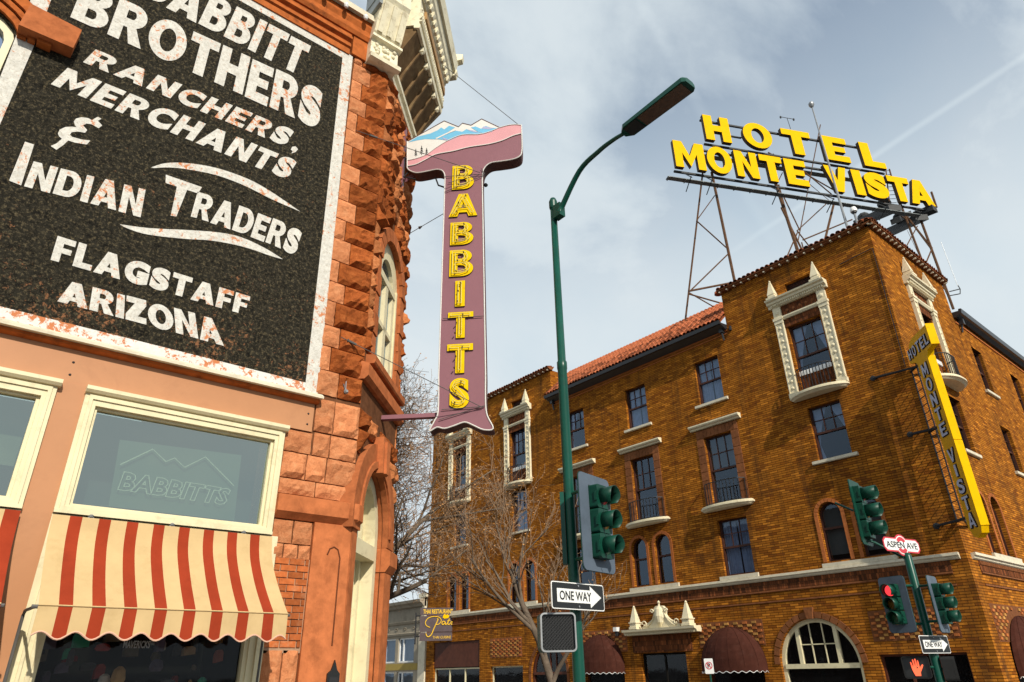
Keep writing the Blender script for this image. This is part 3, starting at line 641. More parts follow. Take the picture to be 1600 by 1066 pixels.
# brick arch rings round the arched openings
def arch_ring(fr, c, w, z0, zs, t=.16, o=.03, mat=None):
    g = G(); r = w/2
    n = 11
    for i in range(n):
        a0, a1 = pi*i/n+.02, pi*(i+1)/n-.02
        g.prism(fr, [(c+(r+.01)*cos(a0), zs+(r+.01)*sin(a0)), (c+(r+t)*cos(a0), zs+(r+t)*sin(a0)), (c+(r+t)*cos(a1), zs+(r+t)*sin(a1)), (c+(r+.01)*cos(a1), zs+(r+.01)*sin(a1))], -.05, o)
    g.box(fr, c-r-t, c-r-.01, -.05, o, z0, zs); g.box(fr, c+r+.01, c+r+t, -.05, o, z0, zs)
    g.part('brick_arch', mat or RUST_BRICK, hotel)
for i, (c, w, z0, zs) in enumerate(L_arch): arch_ring(FL, c, w, z0, zs, o=.03+.004*(i % 2))
for i, (c, w, z0, zs) in enumerate(R_arch): arch_ring(FR, c, w, z0, zs, o=.03+.004*(i % 2))
# ---- tall windows with brown block surround, cream hood and curved balcony
def railing(fr, c, w, z0, z1, out, parent, name='railing'):
    g = G(); n = 12; pts = []
    for i in range(n+1):
        t = -1+2*i/n; u = c+t*w/2; o = .08+(out-.12)*(1-abs(t)**3.2)**.6 if abs(t) < 1 else .05
        pts.append((u, o))
    for i in range(n+1): g.tube(fr.p(*pts[i], z0), fr.p(*pts[i], z1), .019, 4)
    g.path([fr.p(u, o, z1) for u, o in pts], .026, 4); g.path([fr.p(u, o, z0+.06) for u, o in pts], .018, 4)
    g.path([fr.p(c-w/2, -.02, z1), fr.p(*pts[0], z1)], .016, 4); g.path([fr.p(c+w/2, -.02, z1), fr.p(*pts[-1], z1)], .016, 4)
    return g.part(name, IRON, parent)
def balcony(fr, c, w, z, out, parent=None):
    g = G(); n = 20; outl = []
    def plan(k, out_):
        P = [(c-w/2*k, -.05)]
        for i in range(n+1):
            t = -1+2*i/n; e = .16+(out_-.16)*max(0, (1-abs(t)**2.4))**.9; P.append((c+t*w/2*k, e))
        P.append((c+w/2*k, -.05)); return P
    for (k0, o0, z0, k1, o1, z1) in ((.90, out-.16, z-.20, .97, out-.05, z-.12), (.97, out-.05, z-.12, 1.0, out, z-.10), (1.0, out, z-.10, 1.0, out, z-.03), (.96, out-.05, z-.03, .96, out-.05, z+.03)):
        A, B = plan(k0, o0), plan(k1, o1)
        g.profile([fr.p(u, o, z0) for u, o in A], [fr.p(u, o, z1) for u, o in B])
    b = g.part('balcony', CREAM, hotel)
    return b
def blocks(fr, c, w, z0, z1):
    a, b = c-w/2, c+w/2; n = 8; h = (z1-z0)/n
    base = None
    for s_ in (-1, 1):
        for i in range(n):
            x0, x1 = (a-.42, a-.012) if s_ < 0 else (b+.012, b+.42)
            G().box(fr, x0, x1, -.03, .035, z0+i*h+.012, z0+(i+1)*h-.012).part('surround_block', QUOIN, hotel)
    for i in range(11):
        u0 = a-.42+(w+.84)*i/11
        G().box(fr, u0+.008, u0+(w+.84)/11-.008, -.03, .033, z1+.012, z1+.42).part('lintel_block', QUOIN, hotel)
for c in COLS:
    blocks(FL, c, 1.6, 8.72, 12.15)
    G().mould(FL, [(-.03, 12.62), (.12, 12.64), (.15, 12.70), (.24, 12.74), (.28, 12.80), (.28, 12.86), (-.03, 12.90)], c-1.48, c+1.48).part('hood_moulding', CREAM, hotel)
    b = balcony(FL, c, 2.9, 8.64, .62); railing(FL, c, 2.25, 8.66, 9.72, .52, b)
# ---- cream surrounds with obelisks
def surround(fr, c, zt, z0, w=1.62, bal=True, simple=False):
    """zt = top of hood, z0 = balcony level"""
    H = w/2; po = .20; g = G()
    pw = .40
    for s_ in (-1, 1):
        u0, u1 = (c-H-.12-pw, c-H-.12) if s_ < 0 else (c+H+.12, c+H+.12+pw)
        p = G(); p.box(fr, u0, u1, -.02, po*.6, z0+.1, zt-.38)
        p.box(fr, u0-.04, u1+.04, -.02, po*.85, z0, z0+.22); p.box(fr, u0-.05, u1+.05, -.02, po*.95, zt-1.12, zt-.98); p.box(fr, u0-.02, u1+.02, -.02, po*.8, zt-1.3, zt-1.12)
        p.box(fr, u0, u0+.05, po*.6, po*.75, z0+.22, zt-1.3); p.box(fr, u1-.05, u1, po*.6, po*.75, z0+.22, zt-1.3)
        n = 10
        for i in range(n):     # chain of carved husks down the shaft
            z = z0+.45+(zt-1.55-z0-.45)*i/(n-1); p.lathe(fr.p((u0+u1)/2, po*.6-.01, z), [(.10, 0), (.075, .03), (.03, .055), (.005, .06)], 8, fr.N)
        p.lathe(fr.p((u0+u1)/2, po*.6-.01, zt-.72), [(.13, 0), (.10, .03), (.05, .05), (.005, .055)], 8, fr.N)
        p.part('pilaster', CREAM, hotel)
        ob = G(); cu = (u0+u1)/2; oo = .20
        for (r0, a0, r1, a1) in ((.25, zt, .25, zt+.10), (.17, zt+.10, .17, zt+.26), (.185, zt+.26, .035, zt+1.0)):
            A = [fr.p(cu+x*r0, oo+y*r0, a0) for x, y in ((-1, -1), (1, -1), (1, 1), (-1, 1))]; B = [fr.p(cu+x*r1, oo+y*r1, a1) for x, y in ((-1, -1), (1, -1), (1, 1), (-1, 1))]
            ob.profile(A, B)
        ob.lathe(fr.p(cu, oo, zt+.98), [(.03, 0), (.055, .05), (.03, .10), (.005, .13)], 8)
        ob.part('obelisk', CREAM, hotel)
    ext = H+.12+pw+.16
    G().mould(fr, [(-.03, zt-.40), (.16, zt-.40), (.18, zt-.28), (.30, zt-.22), (.32, zt-.12), (.42, zt-.08), (.44, zt), (-.03, zt)], c-ext, c+ext).part('hood_moulding', CREAM, hotel)
    d = G()
    for i in range(26): u = c-ext+.14+(2*ext-.28)*i/26; d.box(fr, u, u+.055, .17, .25, zt-.36, zt-.26)
    d.part('dentil_row', CREAM, hotel)
    G().mould(fr, [(-.02, zt-1.14), (.10, zt-1.14), (.16, zt-1.04), (.16, zt-.98), (-.02, zt-.98)], c-H-.17, c+H+.17).part('crossbar', CREAM, hotel)
    f = G(); f.box(fr, c-H-.12, c+H+.12, -.02, .02, zt-.98, zt-.40)
    f.part('frieze_panel', DARK_BRICK, hotel)
    for i in range(5): G().lathe(fr.p(c-H*.8+i*H*.4, .01, zt-.70), [(.09, 0), (.07, .03), (.03, .045), (.004, .05)], 8, fr.N).part('rosette', QUOIN, hotel)
    G().box(fr, c-H-.12, c+H+.12, -.03, .025, zt-1.55, zt-1.14).part('brick_lintel', DARK_BRICK, hotel)
    if bal:
        b = balcony(fr, c, 2*ext-.25, z0, .72); railing(fr, c, 2*H+.12, z0+.03, z0+1.12, .56, b)
        q = G()
        for i in range(10): u = c-H+(2*H)*i/10; q.box(fr, u+.015, u+2*H/10-.015, -.22, -.12, z0+1.0, z0+1.22)
        q.part('sill_tiles', WHITE, hotel)
        G().box(fr, c-H, c+H, -.24, -.18, z0, z0+1.0).part('apron_panel', DARK_BRICK, hotel)
surround(FL, tower_c, 17.86, 12.74)
surround(FL, lt_r, 18.05, 12.8); surround(FL, lt_l, 18.05, 12.8, simple=True)
surround(FR, 33.0, 17.86, 12.9)
# ---- clay tiles: barrel tiles are separate pieces
def tile_mesh(name, r, L, n=6, t=.018):
    g = G(); a = [pi*i/n for i in range(n+1)]
    O_ = [(r*cos(x), r*sin(x)) for x in a]; I_ = [((r-t)*cos(x), (r-t)*sin(x)) for x in reversed(a)]
    ring = O_+I_; g.profile([Vector((u, 0, z)) for u, z in ring], [Vector((u*.86, L, z*.86)) for u, z in ring]); return g.mesh(name, TILE, True)
TM = tile_mesh('tile', .125, .46)
def place_tile(me, name, loc, xdir, ydir, parent, jit=.02):
    x = Vector(xdir).normalized(); y = Vector(ydir).normalized(); z = x.cross(y)
    if z.z < 0: x = -x; z = x.cross(y)
    o = bpy.data.objects.new(name, me); COL.objects.link(o); o.parent = parent
    m = Matrix((x, y, z)).transposed().to_4x4(); m.translation = Vector(loc)-parent.location
    o.matrix_local = m @ Matrix.Rotation(random.uniform(-jit, jit), 4, 'Z') @ Matrix.Rotation(random.uniform(-jit, jit), 4, 'Y'); return o
nc = 52; run = (MIDL-TW)/nc; sl_ = Vector((2.15, 0, 2.0)); ln = sl_.length; sd = sl_.normalized()
base0 = Vector((28.42, 0, 17.80))
for r_ in range(5):
    for i in range(nc):
        y = TW+run*(i+.5); p = base0+Vector((0, y, 0))+sd*(r_*.37)+Vector((-.03, 0, .04))*1.0
        place_tile(TM, 'roof_tile', p+Vector((0, random.uniform(-.012, .012), random.uniform(0, .015))), (0, 1, 0), sd+Vector((.0, 0, -.03)), hotel, .035)
g = G()    # upper courses, joined
for r_ in range(5, 9):
    for i in range(nc):
        y = TW+run*(i+.5); p = base0+Vector((0, y, 0))+sd*(r_*.37)+Vector((-.03, 0, .04)); n_ = 5; j = random.uniform(-.015, .015)
        ring = [(.125*cos(pi*k/n_), .125*sin(pi*k/n_)) for k in range(n_+1)]
        zz = Vector((-sd.z, 0, sd.x))
        g.profile([p+Vector((0, u+j, 0))+zz*w for u, w in ring], [p+sd*.44+Vector((0, u*.86+j, 0))+zz*w*.86 for u, w in ring])
g.part('upper_roof_tiles', TILE, hotel, kind='stuff')
g = G(); e0 = base0+Vector((0, 0, -.05)); e1 = e0+sd*3.2
g.add([e0+Vector((0, TW, 0)), e0+Vector((0, MIDL, 0)), e1+Vector((0, MIDL, 0)), e1+Vector((0, TW, 0)), e0+Vector((0, TW, -.08)), e0+Vector((0, MIDL, -.08)), e1+Vector((0, MIDL, -.08)), e1+Vector((0, TW, -.08))],
      [(0, 1, 2, 3), (4, 5, 6, 7), (0, 1, 5, 4), (2, 3, 7, 6), (1, 2, 6, 5), (0, 3, 7, 4)])
g.part('roof_deck', TILE, hotel)
g = G(); g.mould(FL, [(0, 17.50), (.10, 17.50), (.10, 17.42), (.52, 17.60), (.66, 17.60), (.70, 17.78), (.56, 17.78), (.50, 17.70), (0, 17.74)], TW, MIDL); g.part('eaves_gutter', GUTTER, hotel)
g = G(); g.mould(FL, [(-.02, 17.20), (.05, 17.20), (.06, 17.26), (.02, 17.28), (-.02, 17.28)], TW, MIDL); g.mould(FL, [(-.02, 17.36), (.03, 17.36), (.08, 17.42), (-.02, 17.44)], TW, MIDL); g.part('brick_moulding', RUST_BRICK, hotel)
# lower right wing gutter
g = G(); g.mould(FR, [(0, 17.62), (.12, 17.60), (.30, 17.72), (.42, 17.74), (.46, 17.98), (.34, 18.0), (.30, 17.90), (0, 17.92)], 37.5, 66); g.part('eaves_gutter', GUTTER, hotel)
g = G(); g.mould(FR, [(-.02, 17.30), (.05, 17.32), (.05, 17.40), (-.02, 17.42)], 37.5, 66); g.part('brick_moulding', RUST_BRICK, hotel)
# downpipe heads under the gutters
for fr, u in ((FL, TW+.25), (FL, MIDL-.25), (FR, 38.0)):
    g = G(); g.box(fr, u-.1, u+.1, .02, .28, 17.3, 17.6); g.tube(fr.p(u, .14, 17.3), fr.p(u, .06, 16.9), .05, 8); g.part('downpipe', GUTTER, hotel)
# tower copings: a row of tiles over a dark bed with pale rafter ends
def coping(fr, u0, u1, z, name='coping_tile', pitch=.262):
    n = int((u1-u0)/pitch); st = (u1-u0)/n
    for i in range(n):
        p = fr.p(u0+st*(i+.5), .30, z+.10+random.uniform(-.01, .02))
        place_tile(TM, name, p, fr.U, (-fr.N)+Vector((0, 0, .32)), hotel, .06)
    g = G(); g.mould(fr, [(-.1, z-.03), (.16, z-.03), (.20, z+.03), (.27, z+.05), (.27, z+.11), (-.3, z+.26)], u0-.02, u1+.02); g.part('coping_bed', QUOIN, hotel)
    g = G(); m = int((u1-u0)/.42)
    for i in range(m): g = G(); u = u0+.15+(u1-u0-.3)*i/(m-1); g.box(fr, u-.035, u+.035, .10, .25, z-.075, z-.01); g.part('rafter_end', CREAMW, hotel)
coping(FL, 8.75, TW+.1, TZ); coping(FR, 28.75, 37.6, TZ); coping(FL, MIDL-.1, LEND+.1, LZ)
for (x, y) in ((28.75, 8.75), (28.9, TW-.05), (28.9, MIDL+.05), (31.6, 9.0), (30.4, 9.0)):
    zz = LZ if y > 20 else TZ
    g = G(); g.lathe((x+.25, y+.25, zz+.10), [(.26, 0), (.24, .12), (.12, .22), (.02, .26)], 10); g.part('hip_cap_tile', TILE, hotel, True)
g = G(); g.tube(FL.p(TW-.2, .02, 17.55), FL.p(TW-.2, .06, 17.3), .07, 6); g.part('wall_bracket', IRON, hotel)
# ---- ground floor, street face
g = G(); f = .16
inner = arch(13.66+f, 17.1-f, -.15, 1.66, 24, 1.72-f)
g.prism(FL, GROUND_ARCH, -.28, -.14, holes=[inner])
g.box(FL, 13.8, 16.96, -.27, -.10, 1.50, 1.68)
for u in (14.55, 16.2): g.prism(FL, [(u-.08, 1.68), (u+.08, 1.68), (u+.08, 3.12), (u-.08, 3.12)], -.26, -.12)
for u in (15.10, 15.65): g.box(FL, u-.02, u+.02, -.24, -.18, 1.68, 3.26)
g.box(FL, 14.63, 16.12, -.24, -.18, 2.38, 2.42)
wo = g.part('arched_shop_window', BUTTER, hotel); G().sheet(FL, inner, -.21).part('pane', GLASS_SHOP, wo)
arch_g = G(); n = 17; cc, rr, zs = 15.38, 1.72, 1.66
for i in range(n):
    a0, a1 = pi*i/n+.012, pi*(i+1)/n-.012; q = lambda r, a: (cc+r*cos(a), zs+r*sin(a))
    arch_g.prism(FL, [q(rr+.02, a0), q(rr+.26, a0), q(rr+.26, a1), q(rr+.02, a1)], -.05, .04)
arch_g.prism(FL, [(cc-.13, zs+rr-.02), (cc+.13, zs+rr-.02), (cc+.2, zs+rr+.42), (cc-.2, zs+rr+.42)], -.05, .12)
arch_g.part('brick_arch', QUOIN, hotel)
def checker(u0, u1, z0, z1, nu, nz, fr=FL, skip=None, cnt=[0]):
    """basket-work panel: alternate bricks stand proud"""
    du, dz = (u1-u0)/nu, (z1-z0)/nz
    back = G(); back.box(fr, u0-.06, u1+.06, -.01, .012, z0-.06, z1+.06); back.part('checker_ground', QUOIN, hotel)
    for i in range(nu):
        for j in range(nz):
            if (i+j) % 2: continue
            if skip and skip(u0+(i+.5)*du, z0+(j+.5)*dz): continue
            G().box(fr, u0+i*du+.012, u0+(i+1)*du-.012, 0, .05, z0+j*dz+.01, z0+(j+1)*dz-.01).part('checker_brick', OCHRE_BRICK if (i*j+i) % 3 else RUST_BRICK, hotel)
checker(9.95, 12.95, 2.45, 3.42, 16, 9); checker(33.95, 36.9, 2.45, 3.45, 14, 9)
checker(17.7, 21.0, 2.5, 3.45, 14, 8, skip=lambda u, z: hypot(u-19.35, (z-1.5)) < 1.6); checker(25.6, 29.0, 2.5, 3.45, 14, 8, skip=lambda u, z: hypot(u-27.3, (z-1.5)) < 1.6)
# entrance: dark opening, block lintel, cream broken pediment on a shelf
G().box(FL, 21.5, 25.15, -.03, .05, 2.34, 3.12).part('entrance_lintel', DARK_BRICK, hotel)
g = G(); g.mould(FL, [(-.05, 3.14), (.40, 3.16), (.44, 3.26), (.58, 3.30), (.60, 3.40), (-.05, 3.42)], 20.85, 25.35)
for i in range(40): u = 20.98+i*.107; g.box(FL, u, u+.055, .38, .47, 3.15, 3.24)
g.part('entrance_shelf', CREAM, hotel)
for u in (21.35, 24.62):
    g = G()
    for (r0, a0, r1, a1) in ((.24, 3.42, .24, 3.52), (.20, 3.52, .20, 3.70), (.24, 3.70, .24, 3.75), (.19, 3.75, .05, 4.42)):
        g.profile([FL.p(u+x*r0, .32+y*r0, a0) for x, y in ((-1, -1), (1, -1), (1, 1), (-1, 1))], [FL.p(u+x*r1, .32+y*r1, a1) for x, y in ((-1, -1), (1, -1), (1, 1), (-1, 1))])
    g.lathe(FL.p(u, .32, 4.40), [(.04, 0), (.07, .06), (.03, .12), (.005, .15)], 8); g.part('obelisk', CREAM, hotel)
g = G(); cu = 23.0
halfp = smooth_pts([(0, 4.42), (.22, 4.40), (.36, 4.22), (.34, 4.0), (.50, 3.82), (.72, 3.70), (.95, 3.62), (1.15, 3.50), (1.15, 3.42)], 5)
poly = [(cu+a, z) for a, z in halfp]+[(cu-a, z) for a, z in reversed(halfp[1:])]
g.prism(FL, poly, .15, .34); g.lathe(FL.p(cu, .34, 3.95), [(.26, 0), (.30, .04), (.22, .12), (.10, .16), (.01, .17)], 12, FL.N)
g.lathe(FL.p(cu, .30, 3.46), [(.06, 0), (.20, .20), (.27, .48), (.22, .80), (.05, .98), (.04, 1.05), (.08, 1.12), (.02, 1.2)], 12)
for s_ in (-1, 1):
    for (du, z, r) in ((.98, 3.62, .17), (.42, 4.18, .12)):
        pts = [FL.p(cu+s_*(du+(r*(1-t/12))*cos(t*.62)), .36, z+(r*(1-t/12))*sin(t*.62)) for t in range(12)]
        g.path(pts, .035, 5)
    g.path([FL.p(cu+s_*a, .36, b) for a, b in smooth_pts([(.30, 4.1), (.42, 3.85), (.65, 3.62), (.9, 3.5)], 4)], .03, 5)
g.part('scroll_crest', CREAM, hotel)
# glazing of the remaining shops
def shopfront(u0, u1, z0, z1, n, head=None, fr=FL, mat=BUTTER):
    g = G(); g.prism(fr, rect(u0, u1, z0, z1), -.26, -.16, holes=[rect(u0+.08, u1-.08, z0+.08, z1-.08)])
    for i in range(1, n): u = u0+(u1-u0)*i/n; g.box(fr, u-.04, u+.04, -.25, -.15, z0+.08, z1-.08)
    w = g.part('shop_window', mat, hotel); G().sheet(fr, rect(u0+.08, u1-.08, z0+.08, z1-.08), -.20).part('pane', GLASS_SHOP, w)
shopfront(38.1, 43.35, -.15, 1.9, 3); G().box(FL, 38.1, 43.35, -.24, -.06, 1.95, 3.5).part('brown_fascia_panel', BROWNPANEL, hotel)
shopfront(33.86, 36.95, -.15, 1.93, 1); shopfront(9.9, 12.95, -.15, 1.94, 3, mat=BROWNPANEL)
shopfront(21.95, 24.7, -.15, 2.3, 2, mat=BLACKIN)
g = G(); inn = arch(30.1+.14, 33.1-.14, -.15, 1.5, 16, 1.36)
g.prism(FL, arch(30.1, 33.1, -.2, 1.5, 16), -.28, -.12, holes=[inn]); g.box(FL, 30.2, 33, -.27, -.08, 1.42, 1.56)
for u in (31.1, 31.6, 32.1): g.box(FL, u-.03, u+.03, -.25, -.15, 1.56, 2.8)
w = g.part('arched_door', BROWNPANEL, hotel); G().sheet(FL, inn, -.2).part('pane', GLASS_SHOP, w)
arch_ring(FL, 31.6, 3.0, 0, 1.5, t=.2, o=.04, mat=QUOIN)
for u0, u1, fr in ((17.95, 20.75, FL), (25.9, 28.7, FL)):
    g = G(); inn = arch(u0+.1, u1-.1, -.15, 1.6, 16); g.prism(fr, arch(u0, u1, -.2, 1.6, 16), -.28, -.18, holes=[inn]); g.box(fr, u0+.1, u1-.1, -.27, -.17, 1.5, 1.6)
    w = g.part('arched_door', BROWNPANEL, hotel); G().sheet(fr, inn, -.22).part('pane', GLASS_SHOP, w)
for u0 in (30.5, 37.5, 44.0):
    g = G(); inn = arch(u0+.12, u0+3.58, -.15, 1.5, 16, 1.63); g.prism(FR, arch(u0, u0+3.7, -.2, 1.5, 16, 1.75), -.28, -.16, holes=[inn])
    w = g.part('arched_shop_window', BROWNPANEL, hotel); G().sheet(FR, inn, -.22).part('pane', GLASS_SHOP, w)
    if u0 < 36: checker(u0-.7, u0+4.2, 2.3, 3.45, 22, 10, FR, skip=lambda u, z, a=u0+1.85: hypot((u-a), (z-1.5)*1.03) < 1.95)

# domed canvas awnings
def dome_awning(fr, c, r, out, z0, z1, label):
    g = G(); n, m = 14, 8; P = []
    for j in range(m+1):
        t = j/m*pi/2; P.append([fr.p(c+r*cos(pi*i/n)*cos(t), .06+out*sin(pi*i/n)*cos(t), z0+(z1-z0)*sin(t)) for i in range(n+1)])
    vs = [v for row in P for v in row]; fs = [(j*(n+1)+i, j*(n+1)+i+1, (j+1)*(n+1)+i+1, (j+1)*(n+1)+i) for j in range(m) for i in range(n)]
    t = thing('dome_awning', label, 'awning', fr.p(c, .3, z0), 'maroon domed awnings over the hotel doors')
    g.add(vs, fs); g.part('canvas', MAROON, t)
    v = G(); w = G(); k = n*8; prev = None
    for i in range(k+1):
        a = pi*i/k; top = fr.p(c+r*cos(a), .06+out*sin(a), z0); b = fr.p(c+r*1.01*cos(a), .06+out*1.01*sin(a), z0-.20-.035*cos(i*2*pi/8))
        if prev: v.add([prev[0], top, b, prev[1]], [(0, 1, 2, 3)]); w.tube(prev[1], b, .012, 3)
        prev = (top, b)
    v.part('valance', MAROON, t); w.part('valance_trim', WHITE, t)
    r_ = G()
    for i in range(0, n+1, 2): r_.path([P[j][i]+Vector((0, 0, .006)) for j in range(m+1)], .012, 4)
    r_.part('rib', MAROON, t); return t
dome_awning(FL, 19.32, 1.62, .95, 1.62, 3.25, 'maroon domed awning between the hotel entrance crest and the big cream arched window')
dome_awning(FL, 27.4, 1.6, .95, 1.65, 3.3, 'maroon domed awning left of the hotel entrance, half behind the near green pole')
dome_awning(FR, 32.35, 1.9, .7, 1.3, 3.15, 'maroon domed awning on the sunlit avenue side of the hotel')

# ---- neighbour with a pale stone front beyond the hotel
nb = thing('stone_storefront', 'low grey-cream stone commercial building with carved cornice left of the hotel', 'building', (30, 52, 0))
STONEG = pm('grey_cream_stone', (.30, .26, .20), .85, .15, 2, bump=.4, bscale=20, dirt=(.16, .13, .10), dirt_amt=.6)
OCHREP = pm('ochre_spandrel', (.33, .24, .07), .7, .1, 2)
g = G(); wins = [rect(45.9+i*2.6, 48.1+i*2.6, z0, z1) for i in range(7) for z0, z1 in ((.1, 1.75), (2.35, 4.0))]
g.sheet(FL, rect(44.9, 66, -.2, 6.2), .02, holes=wins)
for h in wins: g.reveal(FL, h, .02, -.3)
g.box(FL, 44.9, 66, -8, -.4, -.2, 6.0) ; g.part('wall', STONEG, nb)
G().mould(FL, [(0, 6.0), (.25, 6.05), (.35, 6.2), (.55, 6.3), (.6, 6.5), (0, 6.6)], 44.5, 66).part('cornice', STONEG, nb)
G().mould(FL, [(0, 4.9), (.12, 4.95), (.2, 5.1), (0, 5.15)], 44.9, 66).part('moulding', STONEG, nb); G().mould(FL, [(0, 4.15), (.10, 4.17), (.14, 4.3), (0, 4.35)], 44.9, 66).part('moulding', STONEG, nb)
g = G(); g.box(FL, 44.35, 45.2, -.5, .10, -.2, 4.4); g.box(FL, 44.3, 45.3, -.5, .18, 6.62, 6.9); g.box(FL, 44.5, 44.9, -.3, .14, 4.4, 6.62); g.part('end_pier', CREAMW, nb)
G().box(FL, 45.3, 66, .02, .06, 1.85, 2.28).part('spandrel_panel', OCHREP, nb)
for i in range(7):
    for z0, z1 in ((.1, 1.75), (2.35, 4.0)):
        u = 45.9+i*2.6; g = G(); g.prism(FL, rect(u, u+2.2, z0, z1), -.2, -.08, holes=[rect(u+.1, u+1.55, z0+.1, z1-.1), rect(u+1.68, u+2.1, z0+.1, z1-.1)])
        w = g.part('window', WHITE, nb); G().sheet(FL, rect(u+.1, u+2.1, z0+.1, z1-.1), -.14).part('pane', GLASS, w)
g = G()
for i in range(12):
    u = 46+i*1.2; g.path([FL.p(u+.25*cos(t*.7)*(1-t/14), .06, 4.62+.12*sin(t*.7)*(1-t/14)) for t in range(12)], .025, 4)
g.part('carved_scroll', STONEG, nb)
OCH = pm('ochre_stucco', (.50, .28, .06), .8, .1, 2)
b2 = thing('ochre_building', 'ochre stucco building far down the side street behind bare trees', 'building', (30, 75, 0))
g = G(); F2 = Fr((30, 0, 0), (0, 1, 0), (-1, 0, 0)); w2 = [rect(70+i*3, 71.4+i*3, z, z+1.9) for i in range(5) for z in (5.4, 1.5)]
g.sheet(F2, rect(67, 88, -.2, 9.2), 0, holes=w2)
for h in w2: g.reveal(F2, h, 0, -.25)
g.box(F2, 67, 88, -6, -.3, -.2, 9.0); g.part('wall', OCH, b2); G().mould(F2, [(0, 9.0), (.3, 9.1), (.35, 9.4), (0, 9.5)], 66.8, 88).part('cornice', CREAMW, b2)
for h in w2:
    w = G().prism(F2, h, -.18, -.08, holes=[rect(h[0][0]+.1, h[1][0]-.1, h[0][1]+.1, h[2][1]-.1)]).part('window', WHITE, b2)
# ================================================================== rooftop sign
rs = thing('rooftop_sign', 'yellow rooftop letters HOTEL MONTE VISTA on a steel scaffold above the brick hotel', 'rooftop sign', (38, 14, 18))
def Z1(p, off=0.0): return svp(FT, 1020+p[0]/2.6655, 120+p[1]/2.6655, off)
def letter(ch, u0, u1, z0, z1):
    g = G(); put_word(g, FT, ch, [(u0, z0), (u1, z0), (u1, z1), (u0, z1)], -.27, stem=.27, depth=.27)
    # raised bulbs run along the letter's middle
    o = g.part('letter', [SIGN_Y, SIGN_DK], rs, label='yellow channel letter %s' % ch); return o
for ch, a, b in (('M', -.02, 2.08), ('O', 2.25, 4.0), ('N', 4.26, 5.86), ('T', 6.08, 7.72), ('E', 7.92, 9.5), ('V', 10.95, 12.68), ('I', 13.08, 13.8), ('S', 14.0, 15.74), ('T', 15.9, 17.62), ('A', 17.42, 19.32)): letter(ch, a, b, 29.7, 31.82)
for ch, a, b in (('H', 2.48, 4.32), ('O', 5.30, 7.46), ('T', 8.3, 10.5), ('E', 11.42, 13.35), ('L', 14.45, 16.2)): letter(ch, a, b, 32.4, 34.52)
g = G()
for z, a, b in ((34.38, 2.5, 15.0), (32.33, 2.5, 16.3), (29.63, 0, 19.4), (31.75, 1.8, 12.0), (33.4, 4.3, 5.4)):
    g.box(FT, a, b, -.48, -.36, z-.07 if z != 33.4 else z-.02, z+.05)
g.part('sign_rail', STEEL_DK, rs)
g = G()   # grated catwalks with cross members
g.box(FT, -.9, 17.4, .0, .34, 28.46, 28.50)
for i in range(17): u = -.85+i*1.13; g.box(FT, u, u+.06, -.02, .36, 28.41, 28.459)
g.box(FT, 2.2, 13.8, -.95, -.6, 31.60, 31.64)
g.part('catwalk', GRATE, rs)
g = G()
for a in (.6, 2.0, 6.6, 10.6, 14.6, 17.3): g.tube(FT.p(a, -.4, 29.6), FT.p(a, .5, 28.5), .035, 4); g.tube(FT.p(a-.1, .6, 28.5), FT.p(a, -.4, 28.1), .03, 4)
g.part('catwalk_bracket', STEEL_DK, rs)
def strut(a, b, r=.05, oa=0.0, ob=None):
    G().tube(Z1(a, oa-.45), Z1(b, (oa if ob is None else ob)-.45), r, 6).part('strut', RUST, rs)
strut((208, 398), (135, 1020), .06, 0, -1.6); strut((245, 398), (352, 905), .085)
for a, b, r in (((182, 600), (313, 718), .04), ((158, 890), (312, 740), .04), ((150, 893), (345, 855), .06), ((258, 495), (182, 600), .03), ((150, 905), (290, 945), .05), ((152, 900), (265, 965), .04),
                ((510, 440), (612, 750), .10), ((535, 545), (628, 735), .06), ((524, 450), (604, 745), .05), ((755, 525), (714, 692), .08), ((625, 680), (830, 595), .045), ((603, 640), (722, 530), .035),
                ((552, 765), (602, 650), .045), ((662, 720), (600, 640), .04), ((698, 200), (604, 690), .035), ((620, 690), (632, 735), .04), ((545, 500), (612, 640), .04), ((480, 315), (750, 470), .045), ((500, 320), (740, 520), .02),
                ((625, 390), (745, 490), .04), ((540, 400), (520, 440), .03), ((1032, 530), (1132, 795), .07), ((1112, 585), (1252, 968), .08), ((1130, 795), (1160, 722), .05), ((1046, 725), (1102, 622), .04),
                ((1030, 545), (1162, 722), .04), ((1062, 585), (1165, 715), .04), ((960, 520), (1060, 600), .035), ((985, 385), (1030, 540), .05), ((970, 380), (985, 520), .04), ((1060, 640), (1130, 790), .012),
                ((1205, 860), (1225, 905), .04), ((1190, 860), (1215, 885), .04), ((1160, 480), (1182, 545), .07)):
    strut(a, b, r)
g = G()
for i in range(9): t = i/8; a = Z1((962+38*t*.6, 395+130*t), -.5); b = Z1((985+30*t, 390+135*t), -.5); g.tube(a, b, .02, 4)
g.part('ladder_rungs', STEEL_DK, rs)
